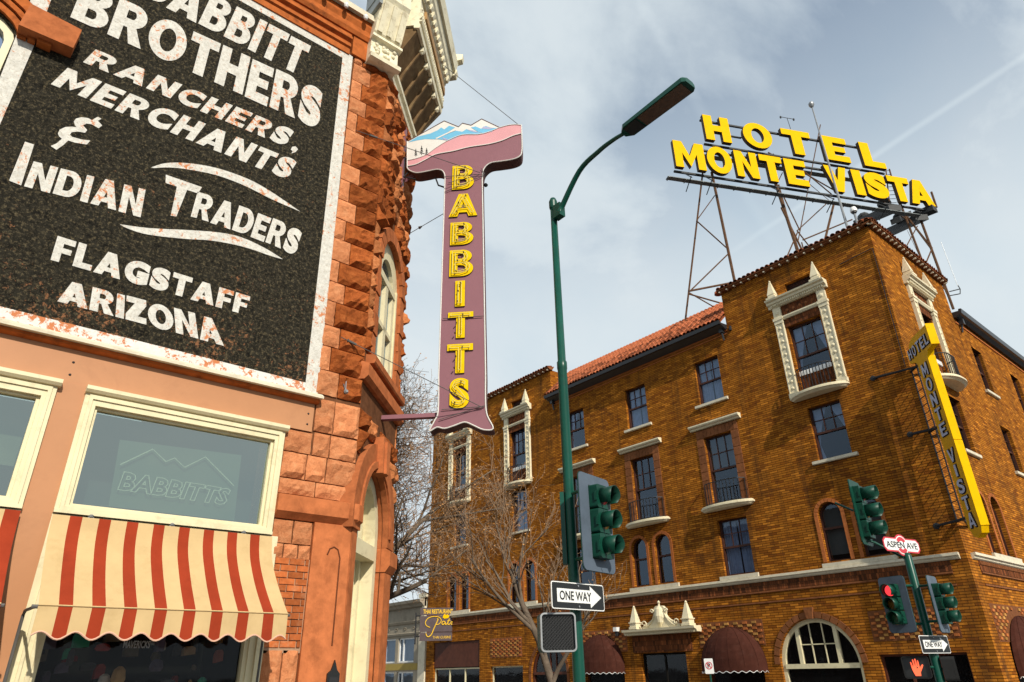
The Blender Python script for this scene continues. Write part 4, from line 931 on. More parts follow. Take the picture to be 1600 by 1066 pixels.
# floodlight platforms carried back over the roof
for (a, oa, b, ob, w) in (((1120, 585), -.2, (960, 660), -5.0, .42), ((1010, 545), -.2, (860, 610), -4.5, .42), ((1175, 548), .0, (1095, 580), -1.2, .3), ((1010, 600), -1, (1060, 575), -3, .3)):
    p, q = Z1(a, oa), Z1(b, ob); d = (q-p).normalized(); s_ = d.cross(Vector((0, 0, 1))).normalized()*w; h = Vector((0, 0, .22))
    G().profile([p-s_-h, p+s_-h, p+s_+h, p-s_+h], [q-s_-h, q+s_-h, q+s_+h, q-s_+h]).part('platform_beam', STEEL_DK, rs)
for (a, o) in (((905, 600), -3.5), ((960, 560), -2.5), ((1030, 590), -2.0), ((880, 590), -4.5), ((965, 530), -1.5)):
    p = Z1(a, o); g = G(); g.lathe(p, [(.16, -.3), (.42, -.12), (.46, .14), (.22, .34)], 10, (.5, .3, .7)); g.part('floodlight', STEEL_DK, rs)
g = G(); p = Z1((1236, 895), -.4); q = Z1((1280, 884), -.4); g.tube(p, q, .035, 5); p2 = Z1((1238, 912), -.4); q2 = Z1((1280, 904), -.4); g.tube(p2, q2, .035, 5); g.tube(q, q2, .03, 5); g.tube(q, Z1((1270, 868), -.4), .03, 5)
g.part('aerial_bracket', STEEL_DK, rs); G().tube(Z1((1270, 872), -.4), Z1((1200, 688), -.4), .016, 5).part('whip_aerial', GALV, rs)
g = G(); a, b = Z1((574, 218), -.5), Z1((559, 172), -.5); g.tube(a, b, .02, 4)
for s_ in (-1, 1): c = b+FT.U*s_*.52; g.tube(b, c, .02, 4); g.lathe(c, [(.05, -.12), (.07, 0), (.02, .08)], 6)
g.part('anemometer', STEEL_DK, rs)
FM = Fr((31.2, 0, 0), (0, 1, 0), (-1, 0, 0))
def Zm(p): return svp(FM, 1020+p[0]/2.6655, 120+p[1]/2.6655)
a, b = Zm((815, 640)), Zm((655, 133)); b.y = a.y+(b.y-a.y)*.35
m = G(); m.tube(Vector((a.x, a.y, 19.7)), b, .075, 8, .035); top = Zm((650, 117)); top.y = b.y; m.lathe(b+Vector((0, 0, .05)), [(.03, -.1), (.10, .0), (.15, .12), (.15, .22), (.10, .31), (.02, .34)], 12)
m.thing('roof_mast', GALV, 'thin metal mast with a ball on top crossing in front of the yellow rooftop letters', 'mast')
a, b = Zm((857, 628)), Zm((846, 560)); t = thing('dome_camera', 'small white dome security camera on a short post at the tower roof corner', 'security camera', (a.x, a.y, 19.7))
G().tube((a.x, a.y, 19.7), (a.x, a.y, b.z), .06, 8).part('post', GALV, t)
G().lathe((a.x, a.y, b.z), [(.05, .30), (.13, .26), (.17, .12), (.17, .03), (.15, 0)], 12).part('housing', WHITE, t); G().lathe((a.x, a.y, b.z), [(.12, 0), (.11, -.07), (.06, -.12), (.01, -.14)], 12).part('dome', SBLACK, t)

# ================================================================== vertical hotel sign
vs = thing('vertical_hotel_sign', 'tall yellow vertical sign reading HOTEL MONTE VISTA projecting from the brick hotel corner', 'sign', (28, 8, 5.4))
OR_F = pm('sign_face_enamel', (.62, .31, .006), .45, .10, 3, dirt=(.30, .12, .01), dirt_amt=.4, dscale=7)
HW = .125
shape = smooth_pts([(.34, 12.55), (.30, 12.95), (.52, 13.10), (.72, 13.30), (.98, 13.40)], 4)+[(2.22, 13.40), (2.22, 12.55), (1.80, 12.48), (1.70, 12.30), (1.70, 5.86), (1.60, 5.62), (1.44, 5.58), (1.28, 5.50), (1.06, 5.58), (.96, 5.78), (.88, 5.86), (.84, 12.30), (.72, 12.44)]
g = G(); g.prism(FV, shape, -HW, HW, 0, side=1); g.part('sign_box', [OR_F, SIGN_Y], vs)
g = G(); g.box(FV, 1.695, 1.72, -HW-.02, HW+.02, 5.86, 8.9); g.part('edge_panel', SIGN_Y, vs); g = G(); g.box(FV, 1.695, 1.72, -HW-.02, HW+.02, 8.93, 12.3); g.part('edge_panel', SIGN_Y, vs)
g = G(); g.box(FV, 2.215, 2.25, -HW-.03, HW+.03, 12.55, 13.42); g.part('edge_panel', SIGN_Y, vs)
LETG = pm('sign_letter_grey', (.42, .43, .54), .5, .15, 6)
def vlet(fr, ch, c, w, z0, z1, o, d, parent):
    b = G(); put_word(b, fr, ch, [(c-w/2-.035, z0-.035), (c+w/2+.035, z0-.035), (c+w/2+.035, z1+.035), (c-w/2-.035, z1+.035)], o+.003, stem=.33); b.part('letter_outline', SBLACK, parent)
    g = G(); put_word(g, fr, ch, [(c-w/2, z0), (c+w/2, z0), (c+w/2, z1), (c-w/2, z1)], o+.006, stem=.20 if ch != 'I' else .2, depth=d); g.part('letter', [LETG, SIGN_DK], parent, label='raised letter %s' % ch)
z = 12.26
for ch, gap, h in (('M', .12, .50), ('O', .11, .50), ('N', .12, .50), ('T', .12, .47), ('E', .12, .48), ('V', .52, .48), ('I', .12, .42), ('S', .12, .49), ('T', .12, .47), ('A', .12, .49)):
    z -= gap; vlet(FV, ch, 1.28, .13 if ch == 'I' else .42, z-h, z, HW, .035, vs); z -= h
for i, ch in enumerate('HOTEL'):
    c = .58+i*.355; vlet(FV, ch, c, .26, 12.66, 13.06+.02*min(i, 2), HW, .035, vs)
g = G()   # service ladder on the wall side, with brackets tied back to the brickwork
for t in (.04, .50): g.tube(FV.p(t, .0, 6.3), FV.p(t, 0, 12.5), .028, 6)
n = 20
for i in range(n): z = 6.35+i*6.05/(n-1); g.tube(FV.p(.04, 0, z), FV.p(.50, 0, z), .018, 5)
g.part('ladder', IRON, vs)
for z, zy in ((12.35, 12.55), (9.75, 9.85), (6.3, 6.25)):
    g = G(); g.tube(FV.p(0, .02, z), FV.p(1.05, 0, z), .05, 6); g.tube(FL.p(10.5 if z > 12 else 9.7, .02, zy), FV.p(.5, 0, z), .05, 6); g.tube(FR.p(30.2, .02, zy), FV.p(.5, 0, z), .05, 6)
    g.lathe(FL.p(10.5 if z > 12 else 9.7, .0, zy), [(.12, 0), (.12, .04), (.05, .06)], 8, (-1, 0, 0))
    g.part('wall_bracket', IRON, vs)
g = G(); g.path([FL.p(9.06, .03, 18.4), FL.p(9.1, .035, 15), FL.p(9.15, .03, 12.6)], .02, 4); g.tube(FL.p(9.1, .04, 18.4), FL.p(10.6, .04, 18.3), .02, 4); g.part('guy_cable', IRON, vs)

# ================================================================== street furniture
def hz(x, y, r):      # a point seen at (x, y), r metres away over the ground
    d = f3 + r3*((x-800)/FPX) - u3*((y-533)/FPX); return CAM + d*(r/hypot(d.x, d.y))
def rrect(u0, u1, z0, z1, r, n=4):
    out = []
    for cx, cz, a in ((u1-r, z0+r, -pi/2), (u1-r, z1-r, 0), (u0+r, z1-r, pi/2), (u0+r, z0+r, pi)):
        for i in range(n+1): out.append((cx+r*cos(a+pi/2*i/n), cz+r*sin(a+pi/2*i/n)))
    return out
# ---- near pole with lamp
b = hz(905, 1060, 9.0); PX, PY = b.x, b.y
pole = thing('lamp_pole', 'dark green street lamp pole with curved arm standing between the store and the hotel', 'lamp post', (PX, PY, 0))
g = G(); g.lathe((PX, PY, 0), [(.17, 0), (.17, .08), (.10, .12), (.078, .3), (.070, 2.6), (.068, 5.5), (.074, 5.52), (.074, 5.62), (.060, 5.64), (.052, 8.38)], 20); g.part('shaft', GREEN, pole, True)
g = G(); g.lathe((PX, PY, 8.36), [(.062, 0), (.068, .03), (.068, .14), (.045, .20), (.01, .22)], 16); g.box(Fr((PX, PY, 0), (1, 0, 0), (0, -1, 0)), -.06, .06, .04, .20, 8.12, 8.36); g.part('arm_clamp', GREEN, pole)
FA = Fr((PX-.02, 0, 0), (0, 1, 0), (-1, 0, 0))
pts = [(PY-.16, 8.2)]+[sv(FA, x, y) for x, y in ((905, 268), (935, 237), (958, 219), (978, 207))]
pts = [pts[0]]+[(u, z) for u, z in pts[1:]]
sp = smooth_pts(pts, 5); n = len(sp)
g = G(); g.path([FA.p(u, 0, z) for u, z in sp], .03, 8, radii=[.045-.018*i/n for i in range(n)]); g.part('arm', GREEN, pole, True)
e = FA.p(sp[-1][0], 0, sp[-1][1]); LH = e.z-.02; y1 = e.y+.05; y0 = sv(FA, 1080, 138)[0]; z_end = sv(FA, 1078, 133)[1]
d = (FA.p(y0, 0, z_end)-FA.p(y1, 0, LH)).normalized(); s_ = Vector((1, 0, 0)); n_ = s_.cross(d).normalized(); n_ = n_ if n_.z > 0 else -n_
L_ = (FA.p(y0, 0, z_end)-FA.p(y1, 0, LH)).length; o_ = FA.p(y1, 0, LH)
def LP(a, u, h): return o_+d*a+s_*u+n_*h
g = G(); 
for (a0, w0, t0, a1, w1, t1) in ((0, .05, .06, .10, .13, .10), (.10, .13, .10, L_-.05, .14, .13), (L_-.05, .14, .13, L_, .10, .09)):
    g.profile([LP(a0, -w0, 0), LP(a0, w0, 0), LP(a0, w0, t0*.6), LP(a0, w0*.6, t0), LP(a0, -w0*.6, t0), LP(a0, -w0, t0*.6)], [LP(a1, -w1, 0), LP(a1, w1, 0), LP(a1, w1, t1*.6), LP(a1, w1*.6, t1), LP(a1, -w1*.6, t1), LP(a1, -w1, t1*.6)])
lum = g.part('luminaire', GREEN, pole)
LENS = pm('amber_lamp_lens', (.10, .055, .032), .25, .2, 20, bump=.4, bscale=60)
g = G(); g.profile([LP(.36, -.115, -.012), LP(.36, .115, -.012), LP(.36, .115, .01), LP(.36, -.115, .01)], [LP(L_-.07, -.12, -.012), LP(L_-.07, .12, -.012), LP(L_-.07, .12, .01), LP(L_-.07, -.12, .01)]); g.part('lens', LENS, lum)
g = G(); g.profile([LP(.08, -.10, -.008), LP(.08, .10, -.008), LP(.08, .10, .01), LP(.08, -.10, .01)], [LP(.33, -.12, -.008), LP(.33, .12, -.008), LP(.33, .12, .01), LP(.33, -.12, .01)]); g.part('ballast_door', SBLACK, lum)
# control box and clamps on the pole
g = G(); fb = Fr((PX, PY, 0), (.7, -.7, 0), (-.7, -.7, 0)); g.box(fb, -.125, -.07, -.08, .06, hz(885, 882, 9).z, hz(885, 770, 9).z); g.part('conduit_box', GREEN, pole)

def signal(name, label, group, c, ang, lens, sp_, plate, vis, lit=None, plate_mat=BACKPL, arms=()):
    """three-section traffic signal on a backplate; c = centre, faces compass angle ang"""
    t = thing(name, label, 'traffic light', Vector((c.x, c.y, c.z-plate[1]/2)), group)
    f = fr_at(c.x, c.y, ang); zc = c.z; w, h = plate
    hole = rect(-sp_*.5, sp_*.5, zc-sp_*1.5, zc+sp_*1.5)
    G().prism(f, rrect(-w/2, w/2, zc-h/2, zc+h/2, .07), -.10, -.088, holes=[hole]).part('backplate', plate_mat, t)
    g = G(); g.prism(f, rrect(-w/2-.006, w/2+.006, zc-h/2-.006, zc+h/2+.006, .07), -.106, -.098, holes=[rrect(-w/2+.018, w/2-.018, zc-h/2+.018, zc+h/2-.018, .055)]); g.part('plate_rim', GREEN2, t)
    for i, k in enumerate((1, 0, -1)):
        z = zc+k*sp_; r = lens/2; hb = sp_*.485
        b = G(); b.prism(f, rrect(-hb, hb, z-hb, z+hb, .03), -.16, .035); b.box(f, -hb-.02, -hb, .0, .03, z-.06, z+.06); b.box(f, hb, hb+.015, -.03, .03, z-.05, z-.02); b.box(f, hb, hb+.015, -.03, .03, z+.02, z+.05)
        sec = b.part('signal_section', GREEN2, t)
        v = G(); n = 18; rings = []
        for (o, rr) in ((.03, r*1.12), (vis, r*1.16), (vis, r*1.10), (.03, r*1.06)):
            rings.append([])
            for j in range(n+1):
                a = -pi*.28+(pi*1.56)*j/n
                cut = 1.0 if o < .05 else (1-.22*max(0, -sin(a)))
                rings[-1].append(f.p(rr*cos(a), o*cut, z+rr*sin(a)))
        vs_ = [p for q in rings for p in q]; fs = [(a_*(n+1)+j, a_*(n+1)+j+1, ((a_+1) % 4)*(n+1)+j+1, ((a_+1) % 4)*(n+1)+j) for a_ in range(4) for j in range(n)]
        v.add(vs_, fs); v.part('visor', GREEN2, sec, True)
        col = [(.12, .01, .01), (.12, .06, .005), (.02, .06, .03)][i]
        key = 'lens_%d' % i
        m = LIT if lit == i else (MATS.get(key) or pm(key, col, .2, .2, 30, bump=.3, bscale=90))
        l = G(); l.lathe(f.p(0, .035, z), [(r, 0), (r*.85, .015), (r*.45, .028), (.01, .032)], 18, f.N); l.part('lens', m, sec, True)
    if arms:
        for q in arms: g = G(); g.path([Vector(p) for p in q], .024, 8); g.part('mounting_arm', GREEN, t)
    return t
LIT = emit_mat('lit_red_lens', (1.0, .05, .06), 1.3)
P = Vector((PX, PY, 0))
c = hz(942, 815, 8.75); pc = P+Vector((0, 0, c.z))
fb = fr_at(c.x, c.y, radians(-77))
signal('traffic_signal', 'green traffic light with grey backplate on the near lamp pole above its ONE WAY sign', None, c, radians(-79), .205, .305, (.72, 1.20), .22,
       arms=[[P+Vector((0, 0, c.z+.42)), fb.p(-.1, -.12, c.z+.42), fb.p(0, -.12, c.z+.42)], [P+Vector((0, 0, c.z-.42)), fb.p(-.1, -.12, c.z-.42), fb.p(0, -.12, c.z-.42)]])
# ---- ONE WAY plates
def one_way(c, ang, w, h, label):
    t = thing('one_way_sign', label, 'street sign', (c.x, c.y, c.z-h/2)); f = fr_at(c.x, c.y, ang); z = c.z
    G().prism(f, rrect(-w/2, w/2, z-h/2, z+h/2, .03), -.006, 0).part('plate', WHITE, t)
    G().prism(f, rrect(-w/2+.012, w/2-.012, z-h/2+.012, z+h/2-.012, .022), 0, .003).part('black_field', SBLACK, t)
    a = G(); s = w/.914
    a.sheet(f, [(x*s, z+y*s) for x, y in ((-.37, -.075), (.20, -.075), (.20, -.125), (.40, 0), (.20, .125), (.20, .075), (-.37, .075))], .006); a.part('arrow', WHITE, t)
    q = G(); box_text(q, f, 'ONE WAY', -.33*s, .22*s, z-.052*s, z+.052*s, .009, bold=.018, res=3); q.part('lettering', SBLACK, t)
    b = G(); 
    for zz in (z-h*.38, z+h*.38): b.lathe(f.p(0, .004, zz), [(.012, 0), (.012, .005), (.004, .007)], 8, f.N)
    b.part('bolt', GALV, t); b = G(); b.box(f, -.05, .05, -.06, -.006, z-.10, z-.06); b.box(f, -.05, .05, -.06, -.006, z+.06, z+.10); b.part('clamp', GALV, t); return t
c = hz(904, 932, 8.72); one_way(c, radians(-88), .92, .305, 'black and white ONE WAY arrow sign on the near green lamp pole')
def ped_box(c, ang, w, label, hand=False, side=GREEN2, h=None, egg=True, mount=None):
    h = h or w; t = thing('pedestrian_signal', label, 'pedestrian signal', (c.x, c.y, c.z-h/2)); f = fr_at(c.x, c.y, ang); z = c.z; r = .05
    G().prism(f, rrect(-w/2, w/2, z-h/2, z+h/2, r), -.20, -.02).part('housing', side, t)
    G().prism(f, rrect(-w/2, w/2, z-h/2, z+h/2, r), -.018, .035, holes=[rrect(-w/2+.018, w/2-.018, z-h/2+.018, z+h/2-.018, r*.7)]).part('bezel', GALV if egg else side, t)
    G().sheet(f, rrect(-w/2+.02, w/2-.02, z-h/2+.02, z+h/2-.02, r*.7), -.012).part('face', SBLACK, t)
    if egg:
        e = G(); n = 13; k = w/2-.035
        for i in range(n):
            q = -k+2*k*i/(n-1)
            for s1 in (1, -1):    # diagonal mesh
                u0, z0_ = max(-k, q-k), max(-k, -q-k) if 0 else 0
        step = .038; m = int(2*k/step)
        for i in range(-m, m+1):
            for s1 in (1, -1):
                o = i*step; a_ = max(-k, -k-o) if 1 else 0
                x0, x1 = max(-k, o-k), min(k, o+k)
                if x1-x0 < .02: continue
                pa, pb = (x0, s1*(x0-o)), (x1, s1*(x1-o)); e.tube(f.p(pa[0], .006, z+pa[1]), f.p(pb[0], .006, z+pb[1]), .0045, 3, cap=False)
        e.part('louvre_mesh', IRON, t)
    if hand:
        s = h*.40; g = G()
        pts = [(-.30, -.95), (.30, -.95), (.34, -.55), (.62, -.10), (.80, .22), (.72, .34), (.56, .22), (.38, -.06), (.36, .10), (.36, .72), (.30, .82), (.22, .74), (.20, .18), (.15, .18), (.12, .92), (.04, 1.0), (-.04, .92), (-.05, .18), (-.10, .18), (-.15, .84), (-.22, .92), (-.30, .84), (-.30, .14), (-.35, .12), (-.44, .58), (-.52, .64), (-.58, .56), (-.52, -.20), (-.42, -.60)]
        g.sheet(f, [(a*s, z+b_*s) for a, b_ in pts], .004); g.part('hand_symbol', HAND, t)
    if mount: g = G(); g.path([Vector(p) for p in mount], .022, 8); g.part('mounting_arm', GREEN, t)
    return t
HAND = emit_mat('lit_hand', (1.0, .13, .05), 1.25)
c = hz(872, 988, 8.55); ped_box(c, radians(-122), .42, 'unlit pedestrian signal with mesh face on the near green lamp pole', mount=[P+Vector((0, 0, c.z+.1)), Vector((c.x, c.y+.1, c.z+.1))])

# ---- far pole at the hotel corner
b = hz(1463, 1040, 16.4); QX, QY = b.x, b.y; Q = Vector((QX, QY, 0)); pt = hz(1412, 868, 16.4).z
pole2 = thing('signal_pole', 'green traffic signal pole topped by the ASPEN AVE sign in front of the hotel corner', 'pole', (QX, QY, 0))
G().lathe((QX, QY, 0), [(.17, 0), (.17, .1), (.10, .14), (.088, .3), (.076, pt-.02), (.066, pt), (.05, pt+.04), (.01, pt+.05)], 18).part('shaft', GREEN, pole2, True)
# street name blade
st = hz(1409, 852, 16.35); t = thing('street_name_sign', 'white and red ASPEN AVE street name sign on top of the far green signal pole', 'street sign', (st.x, st.y, st.z-.2)); f = fr_at(st.x, st.y, radians(-102)); z = st.z
def name_plate(s):
    w, h, r = .57*s, .115*s if s < 1 else .135, .2*s
    w, h, r = (.575, .140, .215) if s == 1 else (.545, .112, .185)
    up_ = [(-w, z-h*.55), (-w+.06, z-h), (-r*.62, z-h)]
    a0 = math.asin(min(1, h/r)); 
    out = [(-w, z-h*.5), (-w+.07, z-h)]+[(r*cos(a), z+r*sin(a)) for a in [-pi+a0+(pi-2*a0)*i/10 for i in range(11)]]+[(w-.07, z-h), (w, z-h*.5), (w, z+h*.5), (w-.07, z+h)]+[(r*cos(a), z+r*sin(a)) for a in [a0+(pi-2*a0)*i/10 for i in range(11)]]+[(-w+.07, z+h), (-w, z+h*.5)]
    return out
G().prism(f, name_plate(1), -.01, 0).part('red_plate', REDP, t); G().prism(f, name_plate(.9), 0, .003).part('white_field', WHITE, t)
g = G()
for k in (-1, 1): g.sheet(f, [(r_*cos(a), z+k*r_*sin(a)) for r_, rng in ((.165, range(9)), (.085, range(8, -1, -1))) for a in [pi*.18+pi*.64*i/8 for i in rng]], .005)
g.part('red_roundel', REDP, t)
g = G(); box_text(g, f, 'ASPEN AVE', -.49, .49, z-.062, z+.062, .007, bold=.012, res=3); g.part('lettering', SBLACK, t)
# signals and plates on the pole
u1_ = hz(1352, 800, 16.2); f1 = fr_at(u1_.x, u1_.y, radians(-93))
signal('traffic_signal', 'highest traffic light on the far pole, side-on, left of the ASPEN AVE sign', None, u1_, radians(-84), .26, .36, (.62, 1.34), .32, plate_mat=GREEN2,
       arms=[[Q+Vector((0, 0, pt-.1)), Vector((u1_.x+.1, u1_.y, u1_.z-.62)), Vector((u1_.x, u1_.y+.12, u1_.z-.55))], [hz(1305, 786, 16.6), hz(1333, 798, 16.5)]])
u2_ = hz(1397, 944, 15.9); signal('traffic_signal', 'traffic light showing red on a grey backplate left of the far green pole', None, u2_, radians(173), .20, .245, (.53, 1.02), .20, lit=0,
       arms=[[Q+Vector((0, 0, u2_.z+.35)), Vector((u2_.x+.15, u2_.y, u2_.z+.35))], [Q+Vector((0, 0, u2_.z-.35)), Vector((u2_.x+.15, u2_.y, u2_.z-.35))]])
u3_ = hz(1474, 943, 16.2); signal('traffic_signal', 'dark traffic light seen obliquely with grey backplate right of the far green pole', None, u3_, radians(-88), .20, .245, (.50, 1.02), .22,
       arms=[[Q+Vector((0, 0, u3_.z+.35)), Vector((u3_.x, u3_.y+.15, u3_.z+.35))], [Q+Vector((0, 0, u3_.z-.30)), Vector((u3_.x, u3_.y+.15, u3_.z-.30))]])
c = hz(1461, 1007, 16.25); one_way(c, radians(-100), .92, .31, 'small black and white ONE WAY arrow sign on the far green signal pole')
c = hz(1432, 1043, 16.1); ped_box(c, radians(-160), .46, 'pedestrian signal lit with a red-orange raised hand below the far ONE WAY sign', hand=True, side=BLACKP, h=.38, egg=False, mount=[Q+Vector((0, 0, c.z)), Vector((c.x, c.y, c.z))])
c = hz(1492, 1045, 16.5); ped_box(c, radians(-70), .42, 'dark pedestrian signal seen from the side right of the far green pole', side=BLACKP, egg=False, mount=[Q+Vector((0, 0, c.z)), Vector((c.x, c.y, c.z))])
# no parking sign on its own post, near the hotel kerb
c = hz(1108, 1041, 30.5); t = thing('no_parking_sign', 'small white no parking sign with red ring on a green post below the hotel awning', 'parking sign', (c.x, c.y, 0)); f = fr_at(c.x, c.y, radians(-150)); z = c.z
G().tube((c.x, c.y, 0), (c.x, c.y, z-.1), .035, 8).part('post', GREEN, t); G().prism(f, rrect(-.17, .17, z-.27, z+.27, .03), .04, .05).part('plate', WHITE, t)
g = G(); rg = lambda r: [(r*cos(2*pi*i/24), z+.02+r*sin(2*pi*i/24)) for i in range(24)]
g.sheet(f, rg(.135), .056, holes=[rg(.105)]); g.part('red_ring', REDP, t)
g = G(); g.sheet(f, [(-.09, z+.10), (-.07, z+.12), (.09, z-.05), (.07, z-.07)], .062); g.part('red_bar', REDP, t); g = G(); box_text(g, f, 'P', -.055, .055, z-.06, z+.10, .058, bold=.03, res=2); g.part('lettering', SBLACK, t)

# ---- restaurant sign on the far shop
FP = Fr((26.9, 42.6, 0), (.83, -.56, 0), (-.56, -.83, 0))
pa, pb = sv(FP, 657, 950), sv(FP, 709, 1001)
t = thing('restaurant_sign', 'brown hanging Pato Thai restaurant sign with yellow script at the far end of the hotel', 'sign', (26.9, 42.6, pb[1]))
u0, u1, z1_, z0_ = pa[0], pb[0], pa[1], pb[1]; H_ = z1_-z0_; zc1 = z1_-H_*.24; zc2 = z0_+H_*.26
SGB = pm('sign_brown_board', (.085, .062, .066), .5, .2, 3)
for a, b_ in ((zc1+.03, z1_), (zc2+.02, zc1-.02), (z0_, zc2-.02)): G().box(FP, u0, u1, -.12, 0, a, b_).part('sign_board', SGB, t)
GOLD = pm('gold_script', (.75, .46, .03), .5, .1, 4)
g = G(); box_text(g, FP, 'THAI RESTAURANT', u0+.2, u1-.1, zc1+.12, z1_-.1, .012, bold=.02, res=2); g.part('lettering', GOLD, t)
W_ = u1-u0; X = lambda a: u0+a*W_; Y_ = lambda b_: z0_+b_*H_
def stroke(g, pts, r): g.path([FP.p(X(a), .03, Y_(b_)) for a, b_ in smooth_pts(pts, 6)], r, 5)
g = G()
stroke(g, [(.18, .22), (.24, .12), (.34, .18), (.42, .38), (.52, .62), (.50, .66)], .035); stroke(g, [(.30, .40), (.20, .45), (.16, .56), (.24, .68), (.40, .73), (.56, .70), (.62, .60), (.56, .50), (.46, .48)], .03)
stroke(g, [(.74, .56), (.68, .58), (.64, .52), (.68, .48), (.74, .54), (.75, .48), (.79, .50)], .035); stroke(g, [(.86, .66), (.81, .52), (.84, .48), (.88, .50)], .035); stroke(g, [(.80, .59), (.89, .60)], .025); stroke(g, [(.94, .57), (.90, .53), (.93, .48), (.97, .52), (.94, .57)], .035)
g.part('script_lettering', GOLD, t)
g = G(); g.prism(FP, [(X(.66), Y_(.70)), (X(.72), Y_(.66)), (X(.82), Y_(.68)), (X(.86), Y_(.74)), (X(.80), Y_(.80)), (X(.76), Y_(.77)), (X(.72), Y_(.81)), (X(.68), Y_(.77))], .0, .03); g.part('flower', SIGN_Y, t)
g = G(); box_text(g, FP, 'THAI CUISINE', u0+.9, u1-.2, z0_+.14, z0_+.30, .012, bold=.0, res=2); g.part('lettering', GOLD, t)
g = G(); g.tube(FP.p(u0-.25, -.06, z0_+.3), FP.p(u0, -.06, z0_+.3), .05, 6); g.tube(FP.p(u0-.3, -.06, z1_-.5), FP.p(u0, -.06, z1_-.5), .05, 6); g.tube(FP.p(u0-.28, -.06, z0_-.2), FP.p(u0-.28, -.06, z1_-.3), .05, 6); q = FP.p(u0-.28, -.06, z0_+.3); g.tube(q, (29, q.y, q.z), .05, 6); g.part('bracket', IRON, t)
# small wall lamps on the hotel's ground floor
for (y, z) in ((26.1, 3.4),):
    t = thing('wall_lamp', 'small white-capped wall lamp above the maroon awning left of the entrance', 'lamp', (28.8, y, z)); G().box(FL, y-.12, y+.12, .0, .26, z, z+.2).part('cap', WHITE, t); G().box(FL, y-.07, y+.07, .03, .18, z-.22, z-.003).part('lamp_body', IRON, t)
# ================================================================== sandstone store
store = thing('sandstone_store', 'red sandstone corner store with a painted black wall sign and cream metal cornice', 'building', (2, 9, 0))
FW = FR     # mural wall lies in the same building line
WTOP = 12.32
CH = 2.2    # width of the cut corner
FE = Fr((CX+CH*S2, 9+CH*S2, 0), (0, 1, 0), (1, 0, 0))      # side street wall beyond the corner
# ---- painted wall
MUR = [(-3.6, 5.30), (3.66, 5.30), (3.72, 12.20), (-3.6, 12.20)]
UW = [(-2.75, 6.9), (-.94, 6.9), (-.94, 9.30)]+[(-1.85+.91*cos(a), 9.30+.42*sin(a)) for a in [pi*i/10 for i in range(1, 10)]]+[(-2.75, 9.30)]
g = G(); g.sheet(FW, rect(-9, 3.70, 5.30, 12.25), 0, holes=[UW]); g.reveal(FW, UW, 0, -.25); g.part('painted_wall', BLACKWALL, store)
iL, iR0, iR1, iT, iB = -.80, 3.62, 3.56, 12.10, 5.50
border = G()
border.sheet(FW, [(3.62, 5.34), (3.82, 5.34), (3.745, 12.30), (3.545, 12.12)], .004)
border.sheet(FW, [(-9, 12.10), (3.545, 12.12), (3.745, 12.30), (3.70, 12.30), (-9, 12.27)], .004)
border.sheet(FW, [(-.94, 5.52), (-.76, 5.52), (-.72, 9.30), (-.78, 12.10), (-.95, 12.10), (-.94, 9.7), (-.90, 8)], .004)
border.part('painted_border', WHITEWALL, store)
G().sheet(FW, [(-9, 5.34), (3.62, 5.34), (3.62, 5.48), (-9, 5.53)], .0045).part('painted_border', WHITEWORN, store)
def A1(x, y): return sv(FW, x/2.664, y/2.664, .004)
def A2(x, y): return sv(FW, x/2.664, 350+y/2.664, .004)
def mural_text(txt, q, **kw): g = G(); put_word(g, FW, txt, q, .0085, jitter=.012, **kw); g.part('painted_lettering', WHITEWALL, store)
mural_text('BABBITT', [A1(575, -28), A1(1248, 316), A1(1295, 190), A1(640, -150)], stem=.27, gap=.06)
mural_text('BROTHERS', [A1(292, 72), A1(1325, 540), A1(1348, 380), A1(352, -75)], stem=.27, gap=.07)
mural_text('RANCHERS', [A1(352, 262), A1(1190, 612), A1(1225, 545), A1(392, 203)], stem=.26, gap=.13, slant=.10)
mural_text('MERCHANTS', [A1(218, 355), A1(1200, 750), A1(1236, 672), A1(275, 280)], stem=.26, gap=.11, slant=.10)
g = G(); g.sheet(FW, [A1(x, y) for x, y in ((1212, 640), (1230, 634), (1240, 622), (1230, 610), (1216, 612), (1210, 624), (1218, 630))], .0085); g.part('painted_lettering', WHITEWALL, store)
amp = [(1312, 215), (1240, 170), (1110, 240), (1040, 200), (900, 180), (780, 210), (735, 270), (760, 350), (790, 390), (700, 378), (560, 385), (440, 440), (405, 520), (430, 580), (490, 630), (370, 730), (255, 780), (375, 860), (520, 760), (620, 665), (760, 710), (1010, 750), (1080, 665), (900, 645), (700, 590), (655, 545), (690, 495), (820, 480), (970, 505), (1015, 450), (930, 350), (1000, 312), (1110, 330), (1255, 412), (1328, 350), (1235, 255)]
g = G(); g.sheet(FW, [sv(FW, 60+x/13.325, 170+y/13.325, .004) for x, y in amp], .0085); g.part('painted_lettering', WHITEWALL, store)
mural_text('I', [A1(38, 752), A1(88, 772), A1(142, 602), A1(104, 590)], stem=.26)
mural_text('NDIAN', [A1(100, 775), A1(585, 905), A1(606, 790), A1(140, 672)], stem=.27, gap=.09)
mural_text('T', [A1(684, 893), A1(760, 905), A1(842, 778), A1(690, 725)], stem=.24)
mural_text('RADERS', [A1(793, 903), A1(1228, 1064), A1(1262, 965), A1(822, 800)], stem=.26, gap=.07, arc=.04)
mural_text('FLAGSTAFF', [A2(210, 150), A2(1026, 380), A2(1042, 302), A2(240, 50)], stem=.27, gap=.08)
mural_text('ARIZONA', [A2(238, 322), A2(932, 508), A2(912, 400), A2(262, 230)], stem=.28, gap=.06)
